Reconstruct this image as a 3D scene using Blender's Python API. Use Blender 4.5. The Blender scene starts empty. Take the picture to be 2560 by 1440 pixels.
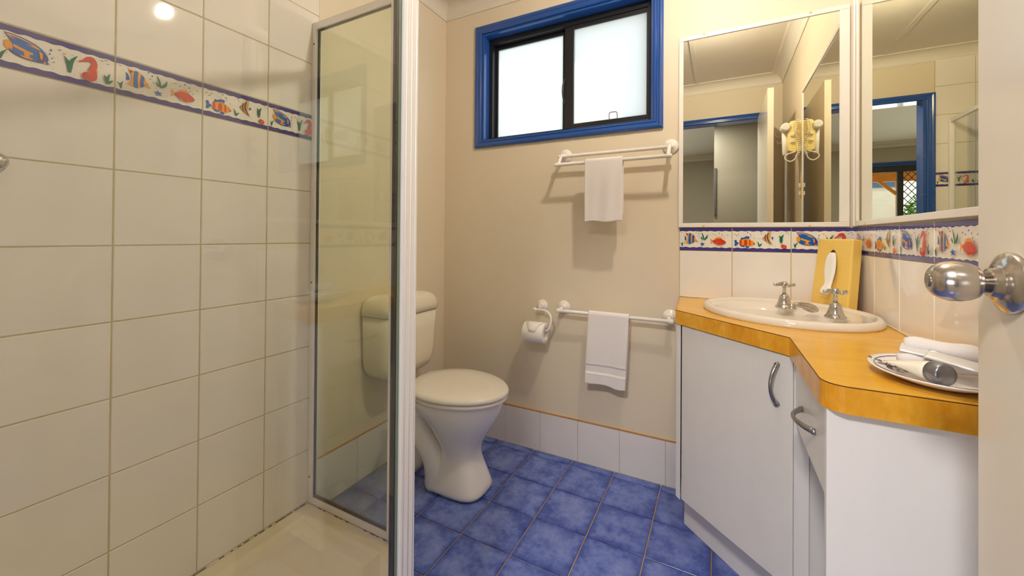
import bpy, math, random
from mathutils import Vector, Matrix
random.seed(7)
S = bpy.context.scene
COL = S.collection
PI = math.pi

# ------------------------------------------------------------------ camera, world, light, exposure
YAW, PITCH, ROLL = 0.4797, 0.0063, 0.0074
CAM = Vector((1.4377, -1.8995, 1.108))
fw = Vector((-math.sin(YAW)*math.cos(PITCH), math.cos(YAW)*math.cos(PITCH), math.sin(PITCH)))
rt = Vector((math.cos(YAW), math.sin(YAW), 0)); up = rt.cross(fw)
rt, up = rt*math.cos(ROLL)+up*math.sin(ROLL), -rt*math.sin(ROLL)+up*math.cos(ROLL)
cd = bpy.data.cameras.new('camera'); cam = bpy.data.objects.new('camera', cd); COL.objects.link(cam)
M = Matrix((rt, up, -fw)).transposed().to_4x4(); M.translation = CAM
cam.matrix_world = M
cd.sensor_fit = 'HORIZONTAL'; cd.sensor_width = 36.0; cd.lens = 994.6/2560*36.0
cd.shift_y = -135.8/2560; cd.clip_start = 0.01; cd.clip_end = 200
S.camera = cam

W = bpy.data.worlds.new('overcast_sky'); S.world = W; W.use_nodes = True
bgn = W.node_tree.nodes['Background']
bgn.inputs['Color'].default_value = (0.91, 0.955, 1.0, 1); bgn.inputs['Strength'].default_value = 1.02

sl = bpy.data.lights.new('sun', 'SUN'); sl.energy = 2.0; sl.angle = 0.02; sl.color = (1.0, 0.97, 0.92)
slo = bpy.data.objects.new('sun', sl); COL.objects.link(slo); slo.rotation_euler = Vector((0.50, 0.22, 0.84)).to_track_quat('Z', 'Y').to_euler()
LAMP_POS = Vector((1.42, -0.80, 2.385))
LAMP_EMIT = 640.0
BED_WATT = 27.0
bl = bpy.data.lights.new('bedroom_fill', 'AREA'); bl.shape = 'DISK'; bl.size = 0.34; bl.energy = BED_WATT  # fill lamp added next door to brighten the lower bathroom through the doorway
bl.color = (1.0, 0.965, 0.95)
blo = bpy.data.objects.new('bedroom_fill', bl); COL.objects.link(blo); blo.location = (1.20, -2.66, 2.375)

dl = bpy.data.lights.new('daylight', 'AREA'); dl.shape = 'RECTANGLE'; dl.size = 1.7; dl.size_y = 1.25; dl.energy = 38.0
dl.color = (0.90, 0.95, 1.0)      # daylight from the bright yard coming in at the sliding door of the next room
dlo = bpy.data.objects.new('daylight', dl); COL.objects.link(dlo); dlo.location = (-0.32, -5.62, 0.70); dlo.rotation_euler = (PI/2, 0, 0)

S.view_settings.view_transform = 'Standard'; S.view_settings.look = 'None'
S.view_settings.gamma = 1.0; S.view_settings.use_curve_mapping = False
S.view_settings.exposure = 0.80
S.cycles.max_bounces = 14; S.cycles.diffuse_bounces = 6; S.cycles.glossy_bounces = 8
S.cycles.transmission_bounces = 12; S.cycles.transparent_max_bounces = 24
S.cycles.use_denoising = True
S.cycles.caustics_reflective = True; S.cycles.blur_glossy = 1.0; S.cycles.sample_clamp_indirect = 3.0; S.cycles.caustics_refractive = False

# ------------------------------------------------------------------ materials
def lin(c):
    return tuple(((x/255)/12.92 if x/255 <= 0.04045 else ((x/255+0.055)/1.055)**2.4) for x in c)
class NT:
    def __init__(s, name):
        s.m = bpy.data.materials.new(name); s.m.use_nodes = True
        s.t = s.m.node_tree; s.n = s.t.nodes; s.p = s.n['Principled BSDF']; s.out = s.n['Material Output']
    def add(s, typ, **kw):
        n = s.n.new(typ)
        for k, v in kw.items(): setattr(n, k, v)
        return n
    def ln(s, a, b): s.t.links.new(a, b)
    def noise(s, scale, detail=3, rough=0.55, vec=None, w=None):
        n = s.add('ShaderNodeTexNoise')
        if w is not None: n.noise_dimensions = '4D'; s.ln(w, n.inputs['W'])
        n.inputs['Scale'].default_value = scale; n.inputs['Detail'].default_value = detail; n.inputs['Roughness'].default_value = rough
        if vec is not None: s.ln(vec, n.inputs['Vector'])
        return n.outputs['Fac']
    def pos(s): return s.add('ShaderNodeNewGeometry').outputs['Position']
    def objco(s): return s.add('ShaderNodeTexCoord').outputs['Object']
    def rnd(s): return s.add('ShaderNodeObjectInfo').outputs['Random']
    def math(s, op, a, b=None, clamp=False):
        n = s.add('ShaderNodeMath', operation=op, use_clamp=clamp)
        for i, v in enumerate((a, b)):
            if v is None: continue
            if isinstance(v, (int, float)): n.inputs[i].default_value = v
            else: s.ln(v, n.inputs[i])
        return n.outputs[0]
    def ramp(s, fac, stops):
        n = s.add('ShaderNodeValToRGB'); cr = n.color_ramp
        while len(cr.elements) < len(stops): cr.elements.new(0.5)
        for e, (p, c) in zip(cr.elements, stops): e.position = p; e.color = (*c, 1)
        s.ln(fac, n.inputs['Fac']); return n.outputs['Color']
    def bump(s, h, strength, dist=0.001):
        b = s.add('ShaderNodeBump'); b.inputs['Strength'].default_value = strength; b.inputs['Distance'].default_value = dist
        s.ln(h, b.inputs['Height']); s.ln(b.outputs['Normal'], s.p.inputs['Normal']); return b
    def setp(s, **kw):
        for k, v in kw.items():
            k = k.replace('_', ' ')
            i = s.p.inputs[k]
            if isinstance(v, tuple): i.default_value = (*v, 1) if len(v) == 3 else v
            else: i.default_value = v
MATS = {}
def simple(name, col, rough=0.5, metal=0.0, spec=0.5, var=0.04, nscale=30.0, bump=0.0, bscale=200.0, coat=0.0):
    m = NT(name); m.setp(Roughness=rough, Metallic=metal, Specular_IOR_Level=spec)
    if coat: m.setp(Coat_Weight=coat, Coat_Roughness=0.04)
    f = m.noise(nscale, 3)
    a = tuple(max(0, c*(1-var)) for c in col); b = tuple(min(1, c*(1+var)) for c in col)
    m.ln(m.ramp(f, [(0.3, a), (0.7, b)]), m.p.inputs['Base Color'])
    if bump: m.bump(m.noise(bscale, 2), bump)
    MATS[name] = m.m; return m.m

def mk_tile(name, col, rough=0.04, wav=0.05):
    m = NT(name); m.setp(Roughness=rough, Specular_IOR_Level=0.5)
    r = m.rnd(); w = m.math('MULTIPLY', r, 50.0)
    f = m.noise(5, 2, vec=m.objco(), w=w)
    m.ln(m.ramp(f, [(0.3, tuple(c*0.975 for c in col)), (0.7, tuple(min(1, c*1.025) for c in col))]), m.p.inputs['Base Color'])
    m.bump(m.noise(14, 1, vec=m.objco(), w=w), wav, 0.004)
    MATS[name] = m.m; return m.m
mk_tile('tile_cream', (0.83, 0.785, 0.72)); mk_tile('tile_skirt', (0.80, 0.76, 0.74))
simple('print_white', (0.84, 0.80, 0.71), 0.10, var=0.03)
for nm, c in dict(band=(66, 57, 130), line=(46, 34, 74), blue=(22, 96, 176), orange=(232, 152, 32), red=(206, 62, 40), pink=(226, 120, 96),
                  green=(24, 110, 82), brown=(120, 78, 52), navy=(60, 62, 128), dot=(92, 84, 96), sand=(214, 172, 110)).items():
    simple('print_'+nm, lin(c), 0.10, var=0.10, nscale=180)
simple('grout_wall', lin((196, 180, 132)), 0.85, var=0.10, nscale=60)
simple('grout_floor', lin((176, 148, 120)), 0.9, var=0.14, nscale=40)
simple('grout_orange', lin((186, 128, 60)), 0.8, var=0.2, nscale=30)
def mk_floor():
    m = NT('tile_blue'); m.setp(Roughness=0.20, Specular_IOR_Level=0.45)
    oc = m.objco(); w = m.math('MULTIPLY', m.rnd(), 90.0)
    n1 = m.noise(11, 5, 0.62, vec=oc, w=w); n2 = m.noise(46, 4, 0.7, vec=oc, w=w)
    sx = m.add('ShaderNodeSeparateXYZ'); m.ln(oc, sx.inputs[0])
    ed = m.math('MAXIMUM', m.math('ABSOLUTE', sx.outputs[0]), m.math('ABSOLUTE', sx.outputs[1]))
    ed = m.math('MULTIPLY', m.math('POWER', m.math('DIVIDE', ed, 0.103), 5.0), 0.16)
    v = m.math('SUBTRACT', m.math('ADD', m.math('MULTIPLY', n1, 0.72), m.math('MULTIPLY', n2, 0.30)), ed)
    m.ln(m.ramp(v, [(0.26, lin((44, 60, 138))), (0.40, lin((74, 94, 168))), (0.51, lin((104, 122, 190))), (0.66, lin((134, 148, 206)))]), m.p.inputs['Base Color'])
    m.bump(n2, 0.10, 0.001); MATS['tile_blue'] = m.m
mk_floor()
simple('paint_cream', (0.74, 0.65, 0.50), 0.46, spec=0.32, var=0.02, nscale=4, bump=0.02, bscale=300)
simple('paint_ceiling', (0.74, 0.69, 0.60), 0.6, var=0.02, nscale=3)
simple('paint_door', (0.77, 0.69, 0.56), 0.17, var=0.015, nscale=5)
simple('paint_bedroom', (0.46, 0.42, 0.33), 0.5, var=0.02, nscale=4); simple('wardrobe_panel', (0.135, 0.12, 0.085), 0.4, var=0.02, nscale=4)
simple('paint_blue', lin((32, 78, 154)), 0.16, var=0.05, nscale=40, coat=0.3)
simple('frame_black', (0.012, 0.012, 0.016), 0.3, var=0.1)
simple('screen_frame_black', (0.03, 0.03, 0.03), 0.4, var=0.1)
simple('alu_white', (0.88, 0.86, 0.85), 0.25, var=0.015)
simple('plastic_white', (0.84, 0.80, 0.74), 0.22, var=0.015)
simple('plastic_cream', lin((236, 214, 138)), 0.3, var=0.03)
simple('plastic_yellow', lin((236, 200, 104)), 0.33, var=0.03)
simple('ceramic', (0.88, 0.85, 0.82), 0.06, var=0.01, nscale=8)
simple('ceramic_basin', (0.72, 0.655, 0.555), 0.07, var=0.01, nscale=8)
simple('tank_plastic', (0.82, 0.755, 0.61), 0.14, var=0.015, nscale=8)
simple('seat_plastic', (0.83, 0.785, 0.70), 0.13, var=0.01, nscale=8)
simple('melamine', (0.73, 0.70, 0.67), 0.25, var=0.015, nscale=6, bump=0.015, bscale=150)
simple('melamine_white', (0.82, 0.79, 0.78), 0.27, var=0.01, nscale=6, bump=0.01, bscale=150)
simple('chrome', (0.62, 0.59, 0.55), 0.16, metal=1.0, var=0.05)
simple('brushed_steel', (0.60, 0.55, 0.50), 0.20, metal=1.0, var=0.06, nscale=400)
simple('satin_metal', (0.36, 0.35, 0.36), 0.27, metal=1.0, var=0.05)
simple('gasket', (0.02, 0.018, 0.015), 0.6)
simple('mould', (0.16, 0.11, 0.045), 0.8, var=0.3, nscale=60)
simple('tray', (0.84, 0.735, 0.53), 0.30, var=0.05, nscale=5)
simple('towel', (0.85, 0.80, 0.78), 0.95, var=0.03, nscale=80, bump=0.5, bscale=900)
simple('paper', (0.86, 0.82, 0.76), 0.9, var=0.02)
simple('dark_slot', (0.05, 0.04, 0.03), 0.8)
simple('silver_cap', (0.26, 0.26, 0.29), 0.3, metal=0.85, var=0.04)
simple('lotion', (0.84, 0.79, 0.66), 0.3, var=0.02)
simple('sachet', (0.70, 0.68, 0.66), 0.22, metal=0.25, var=0.1, nscale=60)
simple('plate_white', (0.82, 0.77, 0.74), 0.10, var=0.01)
simple('plate_print', (0.05, 0.035, 0.045), 0.15)
simple('seam_dark', (0.10, 0.03, 0.01), 0.6)
simple('amber', lin((214, 158, 54)), 0.4, var=0.15, nscale=60)
simple('sealant', (0.72, 0.66, 0.52), 0.5, var=0.06)
def mk_wood(name, a, b, c, sc):
    m = NT(name); m.setp(Roughness=0.24, Specular_IOR_Level=0.5)
    mp = m.add('ShaderNodeMapping'); mp.inputs['Scale'].default_value = sc; m.ln(m.pos(), mp.inputs[0])
    f = m.math('ADD', m.math('MULTIPLY', m.noise(5, 4, 0.6, vec=mp.outputs[0]), 0.7), m.math('MULTIPLY', m.noise(28, 3, 0.6, vec=mp.outputs[0]), 0.3))
    m.ln(m.ramp(f, [(0.32, a), (0.5, b), (0.68, c)]), m.p.inputs['Base Color']); MATS[name] = m.m
mk_wood('laminate_top', lin((210, 152, 32)), lin((217, 163, 40)), lin((223, 172, 52)), (1, 5, 1))
mk_wood('laminate_edge', lin((212, 138, 24)), lin((226, 160, 42)), lin((238, 184, 74)), (3, 3, 1.5))
mk_wood('timber_orange', lin((226, 150, 62)), lin((236, 168, 80)), lin((242, 184, 100)), (2, 2, 6))
simple('ext_white', (0.85, 0.84, 0.80), 0.7); simple('ext_blue', lin((96, 130, 176)), 0.6)
simple('ext_leaf', (0.16, 0.36, 0.07), 0.6, var=0.4, nscale=9); simple('ext_ground', (0.40, 0.38, 0.32), 0.9, var=0.2, nscale=2)
simple('carpet', (0.32, 0.27, 0.22), 0.95, var=0.1, nscale=60)
def mk_glass(name, tint, scum=False, ior=1.5):
    m = NT(name); m.n.remove(m.p)
    tr = m.add('ShaderNodeBsdfTransparent'); tr.inputs['Color'].default_value = (*tint, 1)
    gl = m.add('ShaderNodeBsdfGlossy'); gl.inputs['Roughness'].default_value = 0.0; gl.inputs['Color'].default_value = (1, 1, 1, 1)
    lw = m.add('ShaderNodeLayerWeight'); lw.inputs['Blend'].default_value = 0.5      # facing = 1-|cos|, the same on both faces
    fac = m.math('ADD', 0.043, m.math('MULTIPLY', 0.957, m.math('POWER', lw.outputs['Facing'], 5.0)))
    mx = m.add('ShaderNodeMixShader'); m.ln(fac, mx.inputs[0]); m.ln(tr.outputs[0], mx.inputs[1]); m.ln(gl.outputs[0], mx.inputs[2])
    last = mx.outputs[0]
    if scum:
        df = m.add('ShaderNodeBsdfDiffuse'); df.inputs['Color'].default_value = (0.62, 0.62, 0.50, 1)
        sp = m.add('ShaderNodeSeparateXYZ'); m.ln(m.pos(), sp.inputs[0])
        low = m.math('SUBTRACT', 1.0, m.math('DIVIDE', sp.outputs[2], 0.32), True)
        nz = m.noise(9, 4, 0.6, vec=m.pos())
        amt = m.math('ADD', m.math('MULTIPLY', m.math('MULTIPLY', low, low), m.math('MULTIPLY', nz, 0.55)), m.math('MULTIPLY', nz, 0.05), True)
        m2 = m.add('ShaderNodeMixShader'); m.ln(amt, m2.inputs[0]); m.ln(last, m2.inputs[1]); m.ln(df.outputs[0], m2.inputs[2]); last = m2.outputs[0]
    m.ln(last, m.out.inputs['Surface']); MATS[name] = m.m
mk_glass('glass_scummy', (0.90, 0.935, 0.855), True); mk_glass('glass_clear', (0.985, 0.99, 0.975)); mk_glass('glass_door', (0.96, 0.975, 0.945))
simple('glass_edge', lin((128, 144, 128)), 0.15, var=0.15)
def mk_frost():
    m = NT('glass_frosted'); m.n.remove(m.p)
    t = m.add('ShaderNodeBsdfTranslucent'); t.inputs['Color'].default_value = (0.92, 0.95, 0.95, 1)
    g = m.add('ShaderNodeBsdfGlossy'); g.inputs['Roughness'].default_value = 0.25
    d = m.noise(400, 2, vec=m.pos()); b = m.add('ShaderNodeBump'); b.inputs['Strength'].default_value = 0.1; m.ln(d, b.inputs['Height']); m.ln(b.outputs[0], g.inputs['Normal'])
    mx = m.add('ShaderNodeMixShader'); mx.inputs[0].default_value = 0.05
    m.ln(t.outputs[0], mx.inputs[1]); m.ln(g.outputs[0], mx.inputs[2]); m.ln(mx.outputs[0], m.out.inputs['Surface']); MATS['glass_frosted'] = m.m
mk_frost()
def mk_mirror():
    m = NT('mirror_silver'); m.setp(Metallic=1.0, Roughness=0.0, Base_Color=(0.83, 0.82, 0.70))
    n = m.noise(160, 2, 0.8, vec=m.pos()); sp = m.add('ShaderNodeSeparateXYZ'); m.ln(m.pos(), sp.inputs[0])
    low = m.math('SUBTRACT', 1.0, m.math('DIVIDE', m.math('SUBTRACT', sp.outputs[2], 1.15), 0.45), True)
    spk = m.math('MULTIPLY', m.math('GREATER_THAN', n, 0.735), low)
    m.ln(m.math('MULTIPLY', spk, 0.35), m.p.inputs['Roughness']); MATS['mirror_silver'] = m.m
mk_mirror()
def mk_emit(name, col, st):
    m = NT(name); m.n.remove(m.p); e = m.add('ShaderNodeEmission'); e.inputs['Color'].default_value = (*col, 1); e.inputs['Strength'].default_value = st
    m.ln(e.outputs[0], m.out.inputs['Surface']); MATS[name] = m.m
mk_emit('bulb_glow', (1.0, 0.885, 0.75), LAMP_EMIT); mk_emit('bedroom_fill_glow', (1.0, 0.92, 0.82), 3.0)  # second glow belongs to the added fill fitting next door

# ------------------------------------------------------------------ mesh helpers
class MB:
    def __init__(s): s.v = []; s.f = []; s.mi = []; s.sm = []
    def face(s, idx, mi=0, sm=False): s.f.append(tuple(idx)); s.mi.append(mi); s.sm.append(sm)
    def box(s, lo, hi, mi=0):
        b = len(s.v); (x0, y0, z0), (x1, y1, z1) = lo, hi
        s.v += [(x0,y0,z0),(x1,y0,z0),(x1,y1,z0),(x0,y1,z0),(x0,y0,z1),(x1,y0,z1),(x1,y1,z1),(x0,y1,z1)]
        for q in ((0,3,2,1),(4,5,6,7),(0,1,5,4),(1,2,6,5),(2,3,7,6),(3,0,4,7)): s.face([b+i for i in q], mi)
        return s
    def obox(s, c, ax, ay, az, hx, hy, hz, mi=0):   # oriented box
        c, ax, ay, az = Vector(c), Vector(ax), Vector(ay), Vector(az); b = len(s.v)
        for sz in (-1, 1):
            for sx, sy in ((-1,-1),(1,-1),(1,1),(-1,1)): s.v.append(tuple(c+ax*hx*sx+ay*hy*sy+az*hz*sz))
        for q in ((0,3,2,1),(4,5,6,7),(0,1,5,4),(1,2,6,5),(2,3,7,6),(3,0,4,7)): s.face([b+i for i in q], mi)
        return s
    def rings(s, rings, mi=0, caps=True, sm=True, closed=True):
        b = len(s.v); n = len(rings[0])
        for r in rings: s.v += [tuple(p) for p in r]
        for k in range(len(rings)-1):
            for i in range(n if closed else n-1):
                j = (i+1) % n; s.face((b+k*n+i, b+k*n+j, b+(k+1)*n+j, b+(k+1)*n+i), mi, sm)
        if caps:
            s.face([b+i for i in range(n)][::-1], mi); s.face([b+(len(rings)-1)*n+i for i in range(n)], mi)
        return s
    def lathe(s, o, axis, prof, n=24, mi=0, caps=True):
        o = Vector(o); a = Vector(axis).normalized(); u = a.orthogonal().normalized(); w = a.cross(u)
        return s.rings([[o+a*h+(u*math.cos(2*PI*i/n)+w*math.sin(2*PI*i/n))*r for i in range(n)] for h, r in prof], mi, caps)
    def tube(s, pts, r, n=10, mi=0, caps=True):
        pts = [Vector(p) for p in pts]; R = []; nrm = None
        for i, p in enumerate(pts):
            t = (pts[min(i+1, len(pts)-1)]-pts[max(i-1, 0)]).normalized()
            if nrm is None: nrm = t.orthogonal().normalized()
            nrm = (nrm-t*nrm.dot(t)).normalized(); bn = t.cross(nrm)
            rr = r[i] if isinstance(r, (list, tuple)) else r
            R.append([p+(nrm*math.cos(2*PI*k/n)+bn*math.sin(2*PI*k/n))*rr for k in range(n)])
        return s.rings(R, mi, caps)
    def prism(s, pts, z0, z1, mi=0):
        return s.rings([[(x, y, z0) for x, y in pts], [(x, y, z1) for x, y in pts]], mi, True, False)
    def poly(s, pts, mi=0):
        b = len(s.v); s.v += [tuple(p) for p in pts]; s.face(range(b, b+len(pts)), mi); return s
def spline(pts, n=6):
    P = [Vector(p) for p in pts]; out = []
    for i in range(len(P)-1):
        p0 = P[max(i-1, 0)]; p1 = P[i]; p2 = P[i+1]; p3 = P[min(i+2, len(P)-1)]
        for k in range(n):
            t = k/n; out.append(0.5*((2*p1)+(p2-p0)*t+(2*p0-5*p1+4*p2-p3)*t*t+(3*p1-p0-3*p2+p3)*t**3))
    out.append(P[-1]); return out
WL = {}
def mesh_of(name, mb, mats):
    me = bpy.data.meshes.new(name); me.from_pydata([tuple(v) for v in mb.v], [], mb.f)
    for m in mats: me.materials.append(MATS[m])
    me.polygons.foreach_set('material_index', mb.mi); me.polygons.foreach_set('use_smooth', mb.sm); me.update()
    return me
def place(o, loc, parent=None):
    COL.objects.link(o); WL[o.name] = Vector(loc)
    if parent is not None: o.parent = parent; o.location = Vector(loc)-WL[parent.name]
    else: o.location = loc
    return o
def tag(o, label=None, cat=None, group=None, kind=None):
    for k, v in (('label', label), ('category', cat), ('group', group), ('kind', kind)):
        if v: o[k] = v
    return o
def obj(name, mb, mat, parent=None, bevel=0, seg=2, loc=None, label=None, subsurf=0):
    """vertices in world coordinates; the origin goes to the box centre (or loc)"""
    mats = [mat] if isinstance(mat, str) else mat
    lo = [min(v[i] for v in mb.v) for i in range(3)]; hi = [max(v[i] for v in mb.v) for i in range(3)]
    c = Vector(loc) if loc else Vector([(a+b)/2 for a, b in zip(lo, hi)])
    mb.v = [tuple(Vector(v)-c) for v in mb.v]
    o = bpy.data.objects.new(name, mesh_of(name, mb, mats)); place(o, c, parent)
    if bevel:
        b = o.modifiers.new('edge', 'BEVEL'); b.width = bevel; b.segments = seg; b.limit_method = 'ANGLE'; b.angle_limit = 0.6
    if subsurf:
        b = o.modifiers.new('smooth', 'SUBSURF'); b.levels = subsurf; b.render_levels = subsurf
    if label: o['label'] = label
    return o
def thing(name, loc, label, cat, group=None):
    o = bpy.data.objects.new(name, None); o.empty_display_size = 0.05; place(o, loc); return tag(o, label, cat, group)
def struct(name, mb, mat, bevel=0, parent=None):
    o = obj(name, mb, mat, parent, bevel)
    if parent is None: o['kind'] = 'structure'
    return o
B = lambda lo, hi: MB().box(lo, hi)

# ------------------------------------------------------------------ tiles
XR = 1.893; CEIL = 2.45; T = 0.203; YF = -2.0; DEP = 0.0065
TM = {}
def tile_mesh(w, h, mat):
    k = (round(w, 4), round(h, 4), mat)
    if k in TM: return TM[k]
    mb = MB(); a, b = w/2, h/2; c = 0.0016; d = DEP
    R = [[(-a,0,-b),(a,0,-b),(a,0,b),(-a,0,b)], [(-a,-d+c,-b),(a,-d+c,-b),(a,-d+c,b),(-a,-d+c,b)],
         [(-a+c,-d,-b+c),(a-c,-d,-b+c),(a-c,-d,b-c),(-a+c,-d,b-c)]]
    mb.rings(R, 0, False, False); mb.face((8,9,10,11))
    TM[k] = mesh_of('tile', mb, [mat]); return TM[k]
PW, PH = 200.0, 96.5
PMATS = ['print_white', 'print_band', 'print_line', 'print_blue', 'print_orange', 'print_red', 'print_pink', 'print_green', 'print_brown', 'print_navy', 'print_dot', 'print_sand']
WH, BAND, LINE, BLUE, ORG, RED, PINK, GRN, BRN, NAVY, DOT, SAND = range(12)
class Art:
    def __init__(s): s.mb = MB(); s.k = 0; s.rg = random.Random(11)
    def poly(s, pts, c):
        s.k += 1; y = -DEP-0.00012-0.00002*s.k
        P = [((u-PW/2)/1000, y, (v-PH/2)/1000) for u, v in pts]
        if sum(P[i][0]*P[(i+1) % len(P)][2]-P[(i+1) % len(P)][0]*P[i][2] for i in range(len(P))) < 0: P.reverse()
        s.mb.poly(P, c)
    def ell(s, u, v, ru, rv, c, rot=0.0, n=14):
        s.poly([(u+ru*math.cos(a)*math.cos(rot)-rv*math.sin(a)*math.sin(rot), v+ru*math.cos(a)*math.sin(rot)+rv*math.sin(a)*math.cos(rot)) for a in (2*PI*i/n for i in range(n))], c)
    def curve(s, pts, c, box, n=4):
        x0, y0, x1, y1 = box
        P = spline([(p[0], p[1], 0) for p in pts]+[(pts[0][0], pts[0][1], 0)], n)[:-1]
        s.poly([(x0+(x1-x0)*p.x, y0+(y1-y0)*p.y) for p in P], c)
    def stroke(s, pts, ws, c):
        P = spline([(p[0], p[1], 0) for p in pts], 5); m = len(P); L = []; R = []
        for i, p in enumerate(P):
            t = (P[min(i+1, m-1)]-P[max(i-1, 0)]).normalized(); f = i/(m-1)*(len(ws)-1); a = int(min(f, len(ws)-2)); w = ws[a]+(ws[a+1]-ws[a])*(f-a)
            L.append((p.x-t.y*w, p.y+t.x*w)); R.append((p.x+t.y*w, p.y-t.x*w))
        for i in range(m-1): s.poly([L[i], L[i+1], R[i+1], R[i]], c)
    def leaf(s, x0, y0, x1, y1, w, bend=0.0, c=GRN):
        dx, dy = x1-x0, y1-y0; l = math.hypot(dx, dy); nx, ny = -dy/l, dx/l
        mid = [(x0+dx*t+nx*bend*math.sin(PI*t), y0+dy*t+ny*bend*math.sin(PI*t)) for t in (0, .25, .5, .75, 1)]
        s.stroke(mid, [0.5, w, w*1.1, w*0.7, 0.1], c)
    def frame(s, off):
        for top in (0, 1):
            e = [(PW*i/48, 12.5+1.1*math.sin((i+off)*0.95)+0.5*math.sin(i*0.41)) for i in range(49)]
            l = [(u, v+1.1) for u, v in e]
            if top: e = [(u, PH-v) for u, v in e]; l = [(u, PH-v) for u, v in l]
            edge = PH if top else 0
            s.poly([(0, edge)]+l+[(PW, edge)], LINE); s.poly([(0, edge)]+e+[(PW, edge)], BAND)
    def dots(s, n=58):
        for _ in range(n): s.ell(s.rg.uniform(4, 196), s.rg.uniform(18, 80), 0.75, 0.75, s.rg.choice((DOT, DOT, DOT, GRN, ORG, PINK, NAVY)), n=5)
    def dash(s, u, v, c=NAVY): s.ell(u, v, 3.4, 0.9, c, 0.05, 8)
    def bub(s, *uv):
        for i, (u, v) in enumerate(uv): s.ell(u, v, 2.1-0.3*i if i < 3 else 1.3, 2.1-0.25*i if i < 3 else 1.3, BLUE if i % 2 == 0 else NAVY, n=8)
def art_A():
    a = Art(); a.frame(0); a.dots()
    a.leaf(10, 17, 5, 36, 1.8, -2); a.leaf(11, 17, 20, 40, 2.2, 3)
    bx = (14, 28, 82, 80)
    a.curve([(0.02, .62), (.1, .66), (.22, .5), (.2, .3), (.08, .26), (.02, .42)], ORG, bx)
    a.curve([(0, .98), (.2, .98), (.5, .9), (.8, .7), (.97, .42), (1, .2), (.92, .04), (.6, .01), (.35, .06), (.18, .2), (.2, .45), (.12, .75)], BLUE, bx)
    a.curve([(.10, .34), (.3, .16), (.62, .09), (.92, .1), (.92, .03), (.6, .0), (.34, .05), (.16, .18)], NAVY, bx)
    a.curve([(.74, .46), (.86, .46), (.97, .36), (1, .2), (.92, .05), (.74, .06)], NAVY, bx)
    a.curve([(.04, .95), (.25, .93), (.55, .82), (.82, .6), (.66, .62), (.4, .74), (.16, .8)], ORG, bx)
    a.curve([(.1, .88), (.3, .86), (.5, .79), (.64, .69), (.5, .70), (.3, .76)], BLUE, bx)
    a.curve([(.14, .76), (.4, .66), (.66, .54), (.72, .40), (.5, .44), (.22, .58)], BLUE, bx)
    a.curve([(.22, .55), (.5, .41), (.66, .34), (.62, .27), (.4, .33), (.22, .44)], ORG, bx)
    a.curve([(.22, .42), (.4, .32), (.56, .26), (.5, .16), (.34, .18), (.22, .28)], BLUE, bx)
    a.curve([(.34, .15), (.58, .12), (.7, .1), (.6, .05), (.42, .08)], ORG, bx)
    a.curve([(.44, .30), (.56, .29), (.56, .14), (.46, .16)], ORG, bx)
    a.curve([(.78, .52), (.86, .44), (.86, .2), (.82, .2), (.8, .38)], ORG, bx)
    a.curve([(.66, .5), (.74, .45), (.74, .08), (.64, .06)], BLUE, bx)
    a.ell(80, 31, 3.0, 2.6, BLUE); a.ell(76, 31, 2.0, 2.2, ORG)
    a.bub((86, 66), (84, 56), (88, 47), (91, 39)); a.dash(100, 72); a.dash(108, 66, RED)
    a.leaf(116, 24, 107, 62, 3.6, -4); a.leaf(119, 23, 131, 70, 4.0, 6)
    a.ell(163, 42, 4.2, 8, ORG)
    a.stroke([(133, 58), (141, 62), (149, 69), (156, 70), (161, 62), (160, 52), (157, 43), (160, 32), (159, 23), (151, 18), (143, 22), (143, 30), (149, 33), (153, 28), (149, 25)],
             [1.6, 2.4, 5.6, 6.4, 5.2, 5.8, 7.0, 6.4, 5.6, 4.6, 4.0, 3.4, 2.6, 2.0, 1.4], RED)
    a.ell(151, 72, 1.0, 1.0, PINK, n=6)
    a.dash(174, 74); a.dash(182, 78); a.dash(186, 70)
    a.leaf(184, 19, 178, 40, 2.6, -2); a.leaf(185, 18, 190, 46, 3.0, 2); a.leaf(188, 18, 197, 30, 2.4, 2)
    return a.mb
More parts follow.
